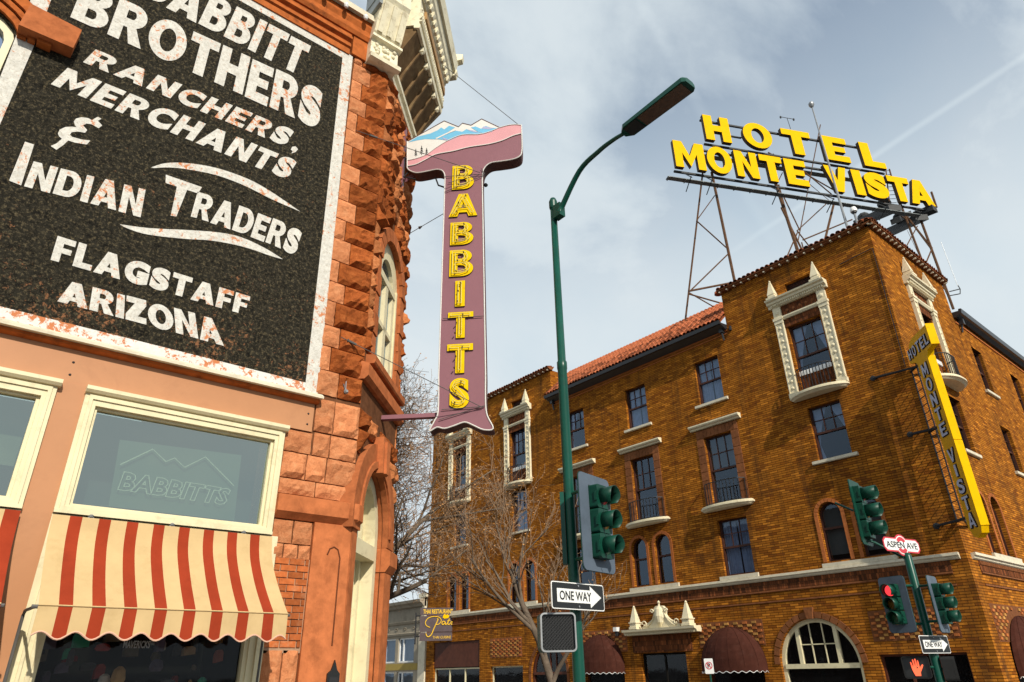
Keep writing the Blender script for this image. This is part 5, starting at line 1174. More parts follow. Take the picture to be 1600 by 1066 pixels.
g = G(); g.sheet(FW, [A1(x, y) for x, y in smooth_pts([(628, 698), (690, 680), (780, 680), (900, 700), (1030, 745), (1130, 800), (1250, 882)], 4)+smooth_pts([(1250, 882), (1130, 830), (1020, 775), (900, 730), (780, 706), (700, 698), (628, 702)], 4)[1:-1]], .0085)
g.part('painted_swoosh', WHITEWALL, store)
g = G(); g.sheet(FW, [A2(x, y) for x, y in smooth_pts([(498, 2), (620, 18), (760, 25), (900, 35), (1000, 55), (1100, 100), (1178, 148)], 4)+smooth_pts([(1178, 148), (1130, 135), (1010, 95), (880, 70), (760, 62), (600, 42), (498, 6)], 4)[1:-1]], .0085)
g.part('painted_swoosh', WHITEWALL, store)
# ---- top of the wall: moulded terracotta bands and tin coping
g = G()
g.mould(FW, [(-.3, 12.28), (.03, 12.28), (.03, 12.42), (.07, 12.44), (.07, 12.50), (.03, 12.52), (.03, 12.58), (.10, 12.62), (.10, 12.68), (.05, 12.70), (.05, 12.80), (-.3, 12.80)], -9, 3.66)
g.mould(FW, [(-.3, 12.80), (.08, 12.80), (.12, 12.88), (.12, 13.0), (.16, 13.1), (.16, 13.24), (-.3, 13.24)], -9, 4.0); g.box(FW, 3.70, 4.02, -.3, .05, 12.32, 12.79)
g.part('terracotta_band', TERRA, store)
G().mould(FW, [(-.35, 13.25), (.20, 13.25), (.26, 13.22), (.26, 13.36), (.18, 13.42), (-.35, 13.42)], -9, 4.04).part('tin_coping', CREAMW, store)
g = G()
for i in range(14): u = 3.8-i*.42; g.lathe(FW.p(u, .28, 13.16), [(.02, .08), (.045, .04), (.05, 0), (.03, -.045), (.005, -.06)], 8)
g.part('string_light', WHITE, store)
# ---- upper-left arched window with label stop
g = G()
for k, (r0, r1, o) in enumerate(((.02, .12, .05), (.14, .22, .09), (.24, .40, .13))):
    n = 14; c = (-1.85, 9.30)
    q = lambda r, a: (c[0]+(.91+r)*cos(a), c[1]+(.42+r)*sin(a))
    g.prism(FW, [q(r0, pi*i/n) for i in range(n+1)]+[q(r1, pi*(n-i)/n) for i in range(n+1)], -.02, o)
g.part('moulded_arch', TERRA, store)
g = G(); g.prism(FW, [(-.93, 9.34), (-.31, 9.36), (-.29, 9.73), (-.90, 9.77)], -.05, .22); g.part('label_stop', ROSE_S, store)
g = G(); inn = [(u*.9-.185, (z-8.3)*.93+8.3) for u, z in UW]; g.prism(FW, UW, -.2, -.06, holes=[inn]); g.box(FW, -2.7, -1.0, -.18, -.04, 8.1, 8.22)
w = g.part('sash_window', BUTTER, store); G().sheet(FW, inn, -.14).part('pane', GLASS, w)
G().mould(FW, [(-.2, 6.7), (.12, 6.7), (.15, 6.86), (-.2, 6.90)], -2.95, -.78).part('window_sill', ROSE_S, store)
# ---- storefront below the painted wall
G().mould(FW, [(-.05, 5.32), (.09, 5.32), (.16, 5.27), (.16, 5.235), (-.05, 5.235)], -9, 3.86).part('drip_ledge', CREAMW, store)
G().mould(FW, [(-.05, 5.23), (.10, 5.23), (.08, 5.20), (.02, 5.18), (-.05, 5.18)], -9, 3.84).part('copper_ledge', TERRA, store)
g = G(); g.box(FW, -9, 3.80, -.25, .0, 4.76, 5.178); g.box(FW, .655, .945, -.25, .012, -.1, 4.757); g.box(FW, -3.1, -2.8, -.25, .012, -.1, 4.757); g.box(FW, -9, -5.3, -.25, .012, -.1, 4.757); g.part('storefront_panel', SALMON, store)
g = G()
for u in (.74, 3.72, -2.0): 
    for z in (5.02, 4.86): g.lathe(FW.p(u, .0, z), [(.016, 0), (.012, .008), (.003, .012)], 8, FW.N)
g.part('panel_bolt', IRON, store)
for (a, b) in ((.945, 3.40), (-2.8, .655), (-5.3, -3.1)):
    g = G()
    o_ = rect(a, b, 3.262, 4.74); i1 = rect(a+.13, b-.13, 3.36, 4.53); i2 = rect(a+.165, b-.165, 3.385, 4.50)
    g.prism(FW, o_, -.12, .05, holes=[i1]); g.prism(FW, i1, -.12, .0, holes=[i2])
    g.prism(FW, rect(a+.045, b-.045, 3.30, 4.65), .05, .07, holes=[rect(a+.085, b-.085, 3.335, 4.60)])
    g.mould(FW, [(.0, 4.66), (.09, 4.67), (.12, 4.70), (.12, 4.745), (.0, 4.757)], a-.01, b+.03)
    g.box(FW, a+.0, b-.0, .05, .075, 3.262, 3.30)
    w = g.part('transom_window', BUTTER, store)
    G().sheet(FW, i2, -.05).part('pane', GLASS_TEAL, w)
    if a > 0:   # neon sign standing behind the glass
        s = w
        tq = [(sv(FW, 160+x/6.154, 690+y/6.154, -.12)) for x, y in ((170, 225), (485, 75), (610, 195), (695, 160), (790, 250), (990, 150), (1262, 425))]
        g = G(); g.path([FW.p(u, -.12, z) for u, z in tq], .009, 6); g.part('neon_mountain', NEONG, w)
        bl, br, tr, tl = [sv(FW, 160+x/6.154, 690+y/6.154, -.12) for x, y in ((140, 470), (1190, 620), (1240, 455), (185, 280))]
        g = G(); vs_, fs_, bb = text_geo("BABBITTS", bold=.035, shear=.1, outline=.022, res=2)
        for v in vs_: 
            ss, tt = (v.x-bb[0])/(bb[1]-bb[0]), (v.y-bb[2])/(bb[3]-bb[2])
            u = (bl[0]*(1-ss)+br[0]*ss)*(1-tt)+(tl[0]*(1-ss)+tr[0]*ss)*tt; z = (bl[1]*(1-ss)+br[1]*ss)*(1-tt)+(tl[1]*(1-ss)+tr[1]*ss)*tt
            g.v.append(FW.p(u, -.12+v.z*.3, z))
        g.f = [list(f_) for f_ in fs_]; g.m = [0]*len(fs_); g.part('neon_lettering', NEONG, w)
        bx = [sv(FW, 160+x/6.154, 690+y/6.154, -.16) for x, y in ((60, 620), (1270, 760), (1340, 130), (170, -20))]
        G().sheet(FW, bx, -.17).part('neon_backing', pm('green_acrylic', (.105, .150, .115), .3, .1, 2), w)
TR_BACK = pm('transom_interior', (.045, .065, .062), .8, .2, 1.2)
G().sheet(FW, rect(-5.3, 3.4, 3.3, 4.74), -.9).part('room_wall', TR_BACK, store)
BLOCKGREY = pm('shade_blind', (.20, .22, .17), .8, .15, 2)
G().box(FW, -2.6, .5, -.5, -.48, 3.82, 4.6).part('blind', BLOCKGREY, store)
# shop windows under the awnings, with goods inside
for (a, b) in ((.945, 3.50), (-2.8, .655), (-5.3, -3.1)):
    g = G(); o_ = rect(a, b, -.1, 3.255); ii = rect(a+.24, b-.24, .3, 3.1)
    g.prism(FW, o_, -.10, .02, holes=[ii]); g.prism(FW, rect(a+.07, b-.07, .2, 3.2), .02, .05, holes=[rect(a+.10, b-.10, .25, 3.15)]); g.prism(FW, rect(a+.15, b-.15, .2, 3.2), .02, .04, holes=[rect(a+.19, b-.19, .25, 3.15)])
    w = g.part('shop_window', BUTTER, store); G().sheet(FW, ii, -.06).part('pane', GLASS_SHOP, w)
g = G(); g.sheet(FW, rect(-5.3, 3.6, -.1, 3.25), -2.6); g.box(FW, -5.3, 3.6, -2.6, -.95, 3.24, 3.28); g.sheet(Fr((3.6, 0, 0), (0, 1, 0), (-1, 0, 0)), rect(9.3, 11.6, -.1, 3.25), 0); g.part('room_wall', BLACKIN, store)
goods = thing('shop_display', 'dim clothes, packs and boxes displayed behind the shop window under the striped awning', 'shop display', (2.1, 9.7, 0), None)
cols = [(.35, .10, .06), (.20, .16, .10), (.06, .35, .22), (.12, .10, .14), (.45, .28, .12), (.08, .08, .08), (.5, .46, .4), (.3, .04, .03)]
for i in range(60):
    c_ = cols[i % 8]; mname = 'display_goods_%d' % (i % 8); m_ = MATS.get(mname) or pm(mname, c_, .8, .3, 6)
    u = 1.15+random.random()*2.1; z = .9+random.random()*1.1; hh = .06+random.random()*.16; ww = .025+random.random()*.06; o = -.35-random.random()*1.0
    g = G(); k = random.random()*.08
    if i % 3 == 0: g.lathe(FW.p(u, o, z), [(ww*.7, 0), (ww, hh*.3), (ww*.8, hh*.8), (ww*.3, hh)], 9)
    else: g.prism(FW, [(u-ww, z), (u+ww, z+k*.3), (u+ww*.9, z+hh*.8), (u+ww*.3, z+hh), (u-ww*.6, z+hh*.95), (u-ww*1.05, z+hh*.6)], o-.12, o)
    g.part('display_item', m_, goods)
g = G(); box_text(g, FW, 'MAVERICKS', 2.0, 2.28, 1.92, 2.0, -.3, bold=.02, res=2); g.part('display_lettering', WHITE, goods)
g = G(); g.tube(FW.p(1.1, -1.2, 2.35), FW.p(3.3, -1.2, 2.3), .012, 6); g.tube(FW.p(1.1, -.5, 1.2), FW.p(3.3, -.5, 1.2), .02, 6); g.part('display_rail', GALV, goods)
# ---- stones
def stone(fr, u0, u1, z0, z1, rough=.05, mat=ROSE, parent=store, gap=.008, nx=None, name='stone', base=.0, label=None):
    u0 += gap; u1 -= gap; z0 += gap; z1 -= gap; W, H = u1-u0, z1-z0
    nx = max(3, min(9, int(W/.06))); nz = max(3, min(7, int(H/.06))); sd_ = random.random()*100
    g = G(); vs = []
    tilt = random.uniform(-.5, .5); tz = random.uniform(-.7, .5)
    for j in range(nz+1):
        for i in range(nx+1):
            a, b = i/nx, j/nz; e = min(a, 1-a, b, 1-b)*2
            edge = min(1, e*3.4)
            h = base+rough*edge*(.75+.5*tilt*(a-.5)*2+.5*tz*(b-.5)*2) + (noise.noise(Vector((a*W*5+sd_, b*H*5, sd_)))*rough*.9+noise.noise(Vector((a*W*14+sd_, b*H*14, sd_)))*rough*.45)*edge
            ju = 0 if i in (0, nx) else random.uniform(-.012, .012); jz = 0 if j in (0, nz) else random.uniform(-.012, .012)
            ce = .012*(noise.noise(Vector((a*9+sd_, b*9, 1))))
            vs.append(fr.p(u0+a*W+ju+(ce if i in (0, nx) else 0), h, z0+b*H+jz+(ce if j in (0, nz) else 0)))
    fs = [(j*(nx+1)+i, j*(nx+1)+i+1, (j+1)*(nx+1)+i+1, (j+1)*(nx+1)+i) for j in range(nz) for i in range(nx)]
    rim = [i for i in range(nx+1)]+[j*(nx+1)+nx for j in range(1, nz+1)]+[nz*(nx+1)+i for i in range(nx-1, -1, -1)]+[j*(nx+1) for j in range(nz-1, 0, -1)]
    k = len(vs); vs += [vs[i]-fr.N*(.08+base) for i in rim]; m = len(rim)
    fs += [(rim[i], rim[(i+1) % m], k+(i+1) % m, k+i) for i in range(m)]
    g.add(vs, fs); return g.part(name, mat, parent, label=label)
# mortar backing behind the coursed stone
g = G(); g.sheet(FW, rect(3.38, CX, -.1, WTOP+.1), -.025)
C_win = arch(.40, 1.78, 6.30, 8.25, 12, .72); C_door = arch(.25, 1.75, -.2, 3.62, 16, .92)
g.sheet(FC, rect(0, CH, -.1, WTOP+.1), -.025, holes=[C_win, C_door]); g.sheet(FE, rect(0, 25, -.1, WTOP+.1), -.025)
g.part('mortar_joints', MORTAR, store)
g = G(); g.reveal(FC, C_win, .0, -.16); g.part('window_reveal', ROSE_S, store)
hcs = [.40]*17; z = 5.36; row = 0
while z < WTOP-.1:      # coursed quoin strip beside the painted wall
    h = random.choice((.36, .40, .43)); h = min(h, WTOP-z)
    if h < .15: break
    if row % 2 == 0: cuts = [3.80-.02, 3.80+random.uniform(.28, .36), CX]
    else: cuts = [3.78, 3.78+random.uniform(.16, .22), CX]
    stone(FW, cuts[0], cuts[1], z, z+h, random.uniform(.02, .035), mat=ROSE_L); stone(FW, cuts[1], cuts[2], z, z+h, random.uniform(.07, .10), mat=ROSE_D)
    z += h; row += 1
for (z0, z1, cuts) in ((4.78, 5.30, (3.82, 4.12, CX)), (4.42, 4.77, (3.84, 4.1, CX)), (4.05, 4.42, (3.42, 3.78, 4.08, CX)), (3.83, 4.05, (3.42, 3.95, CX))):
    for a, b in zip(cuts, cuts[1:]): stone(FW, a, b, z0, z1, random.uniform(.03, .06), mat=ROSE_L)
stone(FW, 3.42, 3.82, 4.42, 4.74, .03, mat=ROSE_L)
# chamfer: coursed, leaving the openings free
def free(u0, u1, z0, z1, op):
    a, b = min(p[0] for p in op), max(p[0] for p in op); c, d = min(p[1] for p in op), max(p[1] for p in op)
    return u1 <= a or u0 >= b or z1 <= c or z0 >= d
z = 3.83; row = 0
while z < WTOP-.12:
    h = min(random.choice((.33, .37, .41)), WTOP-z); zm = z+h/2
    edges = [0.0]
    # blockers in this course
    bl = []
    if z < 5.05: r_ = 1.18; zz = max(0, min(1, (z-3.62)/1.38)); half = r_*math.sqrt(max(0, 1-zz*zz)); bl.append((1.0-half, 1.0+half))
    if z+h > 5.72 and z < 6.10: z = 6.31; continue
    if z+h > 6.29 and z < 9.2: half = .92 if z < 8.2 else .92*math.sqrt(max(0, 1-((z-8.2)/1.0)**2)); bl.append((1.09-half, 1.09+half)) if half > .1 else None
    spans = [(0, CH)]
    for a, b in bl: spans = [(0, max(a, 0)), (min(b, CH), CH)]
    for a, b in spans:
        if b-a < .07: continue
        n = max(1, round((b-a)/random.uniform(.42, .62))); cs = [a+(b-a)*i/n+(0 if i in (0, n) else random.uniform(-.06, .06)) for i in range(n+1)]
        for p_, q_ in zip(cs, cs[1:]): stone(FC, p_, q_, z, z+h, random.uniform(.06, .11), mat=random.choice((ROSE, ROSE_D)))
    z += h; row += 1
# far side of the corner, only its edge shows
z = -.1
while z < WTOP-.1: stone(FE, .0, .5+.2*random.random(), z, z+.4, .07); z += .4
# string courses, sills
G().mould(FC, [(-.1, 5.76), (.04, 5.76), (.10, 5.82), (.10, 6.02), (.0, 6.06), (-.1, 6.06)], -.06, CH+.06).part('string_course', ROSE_S, store)
G().mould(FC, [(-.2, 6.10), (.12, 6.10), (.14, 6.13), (.14, 6.24), (-.2, 6.29)], .12, 2.12).part('window_sill', ROSE_S, store)
G().mould(FW, [(-.1, 3.50), (.02, 3.50), (.12, 3.58), (.12, 3.80), (.02, 3.825), (-.1, 3.825)], 3.40, CX+.05).part('string_course', ROSE_S, store)
G().mould(FC, [(-.1, 3.50), (.02, 3.50), (.118, 3.58), (.118, 3.80), (.02, 3.825), (-.1, 3.825)], .0, .18).part('string_course', ROSE_S, store)
# window voussoirs and frame on the cut corner
n = 9
for i in range(n):
    a0, a1 = pi*i/n+.015, pi*(i+1)/n-.015; q = lambda r, rz, a: (1.09+r*cos(a), 8.25+rz*sin(a))
    G().prism(FC, [q(.70, .73, a0), q(.94, .98, a0), q(.94, .98, a1), q(.70, .73, a1)], -.1, .06).part('voussoir', ROSE_S, store)
for s_ in (0, 1):
    zz = 6.30
    for i in range(5):
        G().box(FC, .17 if s_ == 0 else 1.79, .39 if s_ == 0 else 2.03, -.1, .035+.02*(i % 2), zz+.008, zz+.382).part('jamb_stone', ROSE_S, store); zz += .39
g = G(); inn = arch(.66, 1.50, 6.50, 8.15, 12, .48); g.prism(FC, C_win, -.15, -.05, holes=[inn])
g.box(FC, .55, 1.62, -.14, -.03, 8.08, 8.22); g.box(FC, 1.00, 1.16, -.14, -.04, 6.50, 8.08); g.box(FC, .66, 1.50, -.13, -.04, 7.15, 7.24); g.box(FC, .46, .52, -.05, -.02, 6.36, 8.3); g.box(FC, 1.66, 1.72, -.05, -.02, 6.36, 8.3)
w = g.part('sash_window', BUTTER, store); G().sheet(FC, inn, -.12).part('pane', GLASS, w)
# ---- arched doorway
g = G(); outer = [(-.10, 3.52)]+[(1.0+1.16*cos(a), 3.62+1.38*sin(a)) for a in [pi-pi*i/20 for i in range(21)]]+[(2.16, 3.52)]
outer = [(-.12, 3.48), (.235, 3.48)]+[(1.0+.765*cos(a), 3.62+.935*sin(a)) for a in [pi-pi*i/20 for i in range(21)]]+[(1.765, 3.48), (2.16, 3.48)]+[(1.0+1.16*cos(a), 3.62+1.36*sin(a)) for a in [pi*i/20 for i in range(21)]]
g.prism(FC, outer, -.2, .07); g.part('door_arch', ROSE_S, store)
g = G(); ring = [(1.0+.80*cos(a), 3.62+.97*sin(a)) for a in [pi-pi*i/20 for i in range(21)]]+[(1.0+.90*cos(a), 3.62+1.08*sin(a)) for a in [pi*i/20 for i in range(21)]]
g.prism(FC, ring, .07, .10); g.part('arch_moulding', ROSE_S, store)
g = G(); g.prism(FC, [(.86, 4.50), (1.14, 4.50), (1.20, 5.08), (.80, 5.08)], .0, .17); g.prism(FC, [(.93, 4.50), (1.07, 4.50), (1.11, 5.02), (.89, 5.02)], .17, .21); g.part('keystone', ROSE_S, store)
# pilasters either side (one wraps the corner)
g = G(); g.prism(FW, rect(3.985, CX, -.05, 3.495), -.1, .035, holes=[]); g.part('pilaster', ROSE_S, store)
g = G(); g.path([FW.p(u, .036, z) for u, z in ((4.40, 1.95), (4.40, 3.05), (4.36, 3.16), (4.30, 3.19), (4.24, 3.16), (4.21, 3.08))], .011, 5); g.part('shaded_groove_line', pm('groove_shade', (.14, .045, .02), .9), store)  # a groove's shade, drawn as a dark line on the stone face
G().box(FC, -.0, .22, -.12, .036, -.05, 3.495).part('pilaster', ROSE_S, store)
G().box(FC, 1.78, 2.18, -.12, .05, -.05, 3.10).part('pilaster', ROSE_S, store); G().mould(FC, [(-.1, 3.10), (.06, 3.10), (.13, 3.20), (.13, 3.42), (.05, 3.475), (-.1, 3.475)], 1.76, 2.24).part('pilaster_capital', ROSE_S, store)
# joinery: cream arched door case, transom with spokes, panelled door
g = G(); inn = arch(.40, 1.60, -.1, 3.60, 16, .78)
g.prism(FC, C_door, -.30, -.10, holes=[inn]); g.box(FC, .40, 1.60, -.30, -.08, 3.24, 3.46)
g.prism(FC, arch(.40, 1.60, -.1, 3.60, 16, .78), -.42, -.30, holes=[arch(.50, 1.50, -.1, 3.60, 16, .66)])
for a in (.9, pi/2, pi-.9): g.tube(FC.p(1.0, -.34, 3.46), FC.p(1.0+.6*cos(a), -.34, 3.46+.8*sin(a)), .022, 4)
w = g.part('door_case', BUTTER, store); G().sheet(FC, arch(.50, 1.50, 3.46, 3.60, 16, .66), -.36).part('pane', GLASS, w)
g = G(); g.box(FC, .50, 1.50, -.42, -.36, -.05, 3.24)
for (a, b, c_, d_) in ((.60, .95, 2.2, 3.1), (1.05, 1.40, 2.2, 3.1), (.60, .95, 1.1, 2.05), (1.05, 1.40, 1.1, 2.05), (.60, .95, .2, .95), (1.05, 1.40, .2, .95)):
    g.prism(FC, rect(a, b, c_, d_), -.36, -.33, holes=[rect(a+.05, b-.05, c_+.05, d_-.05)])
w = g.part('door', BUTTER, store)
g = G()
for a in (.75, 1.22): g.box(FC, a, a+.05, -.36, -.352, 1.2, 3.05)
g.part('door_slot', SBLACK, w)
# ---- exposed brick and rubble below the string course
z = 1.92; r_ = 0
G().box(FW, 3.50, 3.99, -.1, -.0, 1.86, 3.0).part('brick_mortar', PALEMORT, store)
while z < 2.96:
    u = 3.48-(.11 if r_ % 2 else 0)
    while u < 3.97:
        a, b = max(3.50, u), min(3.975, u+.215)
        if b-a > .04:
            o = .012+random.random()*.012; G().box(FW, a+.006, b-.006, -.02, o, z+.007, z+.078).part('brick', SBRICK, store)
        u += .22
    z += .083; r_ += 1
for (z0, z1, cuts) in ((3.18, 3.49, (3.42, 3.70, 3.975)), (2.975, 3.18, (3.42, 3.60, 3.80, 3.975)), (1.45, 1.9, (3.50, 3.76, 3.975)), (1.0, 1.45, (3.50, 3.975)), (.5, 1.0, (3.5, 3.75, 3.975)), (0, .5, (3.5, 3.975))):
    for a, b in zip(cuts, cuts[1:]): stone(FW, a, b, z0, z1, .03, mat=ROSE_L)
# bronze plaque
t = thing('wall_plaque', 'small dark bronze pointed plaque on the sandstone pilaster by the store door', 'plaque', (4.44, 8.95, 1.3))
G().prism(FW, [(4.36, 1.30), (4.53, 1.30), (4.53, 1.62), (4.49, 1.66), (4.45, 1.78), (4.41, 1.66), (4.36, 1.62)], .037, .07).part('plate', SBLACK, t); G().prism(FW, [(4.385, 1.36), (4.505, 1.36), (4.505, 1.58), (4.385, 1.58)], .07, .078).part('raised_panel', IRON, t)

# ---- pressed metal cornice over the cut corner, run as mitred sections
cor = thing('metal_cornice', 'cream pressed-metal cornice with scroll bracket crowning the corner of the sandstone store', 'cornice', (4.6, 8.9, 12.3))
def run(prof, name, mat, u0=-.0, u1=CH, closed=True):
    """mould a section along the cut corner then round onto the side street wall"""
    def mit(o): return FC.p(CH+o*tan(pi/8), o, 0), 
    A = [FC.p(u0, o, z) for o, z in prof]; B = [FC.p(CH+o*tan(pi/8), o, z) for o, z in prof]; C_ = [FE.p(9, o, z) for o, z in prof]
    g = G(); g.profile(A, B, caps=False); g.profile(B, C_, caps=False); g.add(A, [tuple(range(len(A)))]); g.add(C_, [tuple(range(len(A)))]); return g.part(name, mat, cor)
run([(-.2, 12.33), (.05, 12.33), (.07, 12.40), (.03, 12.43), (.03, 12.55), (.09, 12.58), (.10, 12.66), (.04, 12.70), (-.2, 12.70)], 'architrave', CORN, .05)
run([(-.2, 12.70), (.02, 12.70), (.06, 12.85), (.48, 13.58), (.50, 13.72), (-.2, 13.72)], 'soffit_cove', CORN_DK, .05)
run([(.44, 13.66), (.56, 13.64), (.58, 13.74), (.55, 13.78), (.55, 13.92), (.60, 13.96), (.60, 14.05), (.56, 14.08), (.56, 14.55), (.64, 14.60), (.66, 14.75), (.76, 14.9), (.80, 15.1), (.74, 15.2), (-.2, 15.3), (-.2, 13.73), (.44, 13.73)], 'crown_moulding', CORN, .0)
def cbox(name, u0, u1, o0, o1, z0, z1, mat=CORN, g=None):
    g = G(); g.box(FC, u0, u1, o0, o1, z0, z1); return g.part(name, mat, cor)
for i in range(5):     # brackets and boards in the cove
    u = .50+i*.42
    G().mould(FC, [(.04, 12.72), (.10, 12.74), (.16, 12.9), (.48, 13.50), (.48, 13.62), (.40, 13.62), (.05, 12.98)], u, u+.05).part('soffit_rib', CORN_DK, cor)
    g = G(); g.box(FC, u-.02, u+.07, .43, .55, 13.52, 13.63); g.lathe(FC.p(u+.025, .50, 13.47), [(.02, 0), (.05, .03), (.02, .06)], 6); g.part('soffit_drop', CORN, cor)
for i in range(34): u = .1+i*.072; G().box(FC, u, u+.04, .56, .60, 14.12, 14.20).part('dentil', CORN, cor)
for u in (): G().mould(FC, [(.5, 13.80), (.66, 13.82), (.72, 14.2), (.70, 14.5), (.55, 14.52)], u, u+.16).part('modillion', CORN, cor)
run([(.57, 14.25), (.63, 14.27), (.63, 14.48), (.57, 14.50)], 'ornament_band', GILT, .3)
for (o, z) in ((.565, 13.84), (.575, 14.56), (.66, 14.82)): run([(o-.02, z), (o+.035, z), (o+.045, z+.03), (o-.02, z+.035)], 'fillet', CORN, .0)
for i in range(24):
    u = .12+i*.10; G().lathe(FC.p(u, .555, 14.36 if i % 2 else 14.34), [(.038, 0), (.03, .02), (.006, .035)], 7, FC.N).part('bead', CORN, cor)
for i in range(12): u = .15+i*.2; G().mould(FC, [(.60, 14.62), (.70, 14.64), (.735, 14.72), (.735, 14.80), (.62, 14.80)], u, u+.10).part('block_modillion', CORN, cor)
# end console, straddling the mural wall corner
g = G(); a0, a1 = 4.00, 4.60
side = [(.02, 12.28), (.20, 12.30), (.24, 12.40), (.20, 12.46), (.20, 12.78), (.24, 12.82), (.24, 12.90), (.30, 12.96), (.54, 13.62), (.60, 13.70), (.60, 14.72), (-.05, 14.72), (-.05, 12.28)]
g.mould(FW, side, a0, a1); g.part('end_console', CORN, cor)
for u in (4.10, 4.30, 4.50):   # fluted throat
    G().profile([FW.p(u-.05, .305, 12.98), FW.p(u+.05, .305, 12.98), FW.p(u+.05, .34, 12.95), FW.p(u-.05, .34, 12.95)], [FW.p(u-.05, .53, 13.6), FW.p(u+.05, .53, 13.6), FW.p(u+.05, .575, 13.58), FW.p(u-.05, .575, 13.58)]).part('flute', CORN, cor)
g = G(); g.mould(FW, [(.18, 12.26), (.28, 12.28), (.30, 12.36), (.18, 12.40)], a0-.02, a1+.04); g.mould(FW, [(.18, 12.80), (.30, 12.82), (.30, 12.88), (.18, 12.92)], a0-.02, a1+.04); g.part('console_fillet', CORN, cor)
random.seed(11); g = G()
for i in range(16): g.lathe(FW.p(random.uniform(4.08, 4.52), .20, random.uniform(12.5, 12.76)), [(.05, 0), (.035, .03), (.01, .045)], 7, FW.N)
g.part('leaf_carving', CORN, cor)
g = G(); cz = 14.15; cu_ = 4.28
for r0, r1, o0, o1 in ((.30, .24, .60, .66),):
    L1 = [(cu_+.22*cos(2*pi*i/24), cz+.33*sin(2*pi*i/24)) for i in range(24)]; L2 = [(cu_+.16*cos(2*pi*i/24), cz+.26*sin(2*pi*i/24)) for i in range(24)]
    g.prism(FW, L1, .60, .65, holes=[L2])
for i in range(11): a = 2*pi*i/8; r = .02+.09*(i > 0); g.lathe(FW.p(cu_+r*cos(a), .60, cz+r*1.6*sin(a)), [(.055, 0), (.04, .035), (.01, .05)], 7, FW.N)
g.part('oval_rosette', CORN, cor)
G().mould(FW, [(-.1, 14.72), (.66, 14.72), (.74, 14.9), (.78, 15.1), (-.1, 15.2)], a0-.05, a1+.1).part('console_cap', CORN, cor)
G().box(FW, 3.93, 3.998, -.05, .55, 13.45, 15.3).part('zinc_side', ZINC, cor); g = G()
for z in (13.7, 14.1, 14.5): g.box(FW, 3.915, 3.93, -.04, .5, z, z+.03)
g.part('zinc_seam', ZINC, cor)
run([(.60, 15.1), (.86, 15.12), (.92, 15.4), (.2, 15.9), (-.2, 15.9), (-.2, 15.2)], 'crown_moulding', CORN, .0)
# outer scroll finial seen against the sky
g = G(); g.mould(FC, [(.60, 15.0), (.86, 15.02), (.90, 15.18), (.84, 15.26), (.84, 15.5), (1.02, 15.55), (1.04, 15.72), (.60, 15.8)], 2.55, 2.72); g.part('scroll_finial', CORN, cor)

# ================================================================== striped awnings
def stripe_awning(x0, x1, label, nst=17, ph=0):
    t = thing('striped_awning', label, 'awning', FW.p((x0+x1)/2, .5, 1.95), 'striped awnings over the shop windows')
    PO = [(.085, 3.235), (.12, 3.08), (.20, 2.92), (.36, 2.73), (.58, 2.51), (.88, 2.25)]; P_ = smooth_pts(PO, 4)
    w = x1-x0; sc = w/((nst//2)*.12+((nst+1)//2)*.165); edges = [x0]; 
    for i in range(nst): edges.append(edges[-1]+(.165 if i % 2 == 0 else .12)*sc)
    for i in range(nst):
        a, b = edges[i], edges[i+1]; tg = G(); ns = 3; red = (i+ph) % 2
        for k in range(ns):
            u0, u1 = a+(b-a)*k/ns, a+(b-a)*(k+1)/ns
            sag = lambda u, j: .014*sin((u-x0)/w*pi*3+j*.15)*sin(pi*j/len(P_))
            for j in range(len(P_)-1):
                (o0, z0), (o1, z1) = P_[j], P_[j+1]
                tg.add([FW.p(u0, o0, z0+sag(u0, j)), FW.p(u1, o0, z0+sag(u1, j)), FW.p(u1, o1, z1+sag(u1, j+1)), FW.p(u0, o1, z1+sag(u0, j+1))], [(0, 1, 2, 3)])
            # valance hanging from the bar, scalloped once per stripe pair
            m = 5
            for q in range(m):
                v0, v1 = u0+(u1-u0)*q/m, u0+(u1-u0)*(q+1)/m
                dz = lambda u: 1.985-.035*cos(((u-x0)/w*8.5+.25)*2*pi); wv = lambda u: .012*sin((u-x0)*9)
                tg.add([FW.p(v0, .88, 2.25), FW.p(v1, .88, 2.25), FW.p(v1, .89+wv(v1), dz(v1)), FW.p(v0, .89+wv(v0), dz(v0))], [(0, 1, 2, 3)])
        tg.part('canvas_stripe', AWN_R if red else AWN_C, t, label='brick red stripe' if red else 'cream stripe')
    # side flaps are open; hem tape, front bar and arms
    h = G(); n = 90; pts = [(x0+w*i/n) for i in range(n+1)]
    h.path([FW.p(u, .894+.012*sin((u-x0)*9), 1.985-.035*cos(((u-x0)/w*8.5+.25)*2*pi)) for u in pts], .009, 5); h.part('hem_tape', PINKHEM, t)
    h = G(); h.path([FW.p(u, .884, 2.25) for u in (x0, x1)], .008, 5); h.part('seam', AWN_C, t)
    b = G(); b.tube(FW.p(x0-.05, .86, 2.235), FW.p(x1+.03, .86, 2.235), .018, 8); b.tube(FW.p(x0+.02, .04, 3.22), FW.p(x1-.02, .04, 3.22), .018, 8)
    for u in (x0-.02, x1+.01): b.path([FW.p(u, .86, 2.235), FW.p(u-.01, .30, 2.24), FW.p(u-.01, .22, 2.20), FW.p(u-.01, .20, 1.2)], .016, 6)
    b.part('awning_frame', CABLE, t)
    for s_ in (.15, .5, .85): k = G(); u = x0+w*s_; k.lathe(FW.p(u, .06, 3.245), [(.025, 0), (.03, .02), (.012, .035)], 8); k.box(FW, u-.03, u+.03, .03, .07, 3.215, 3.245); k.part('clip', GALV, t)
    return t
stripe_awning(.945, 3.40, 'red and cream striped awning under the large neon transom window of the store')
stripe_awning(-2.0, .652, 'second red and cream striped awning, cut off at the left edge of the view', nst=16, ph=0)

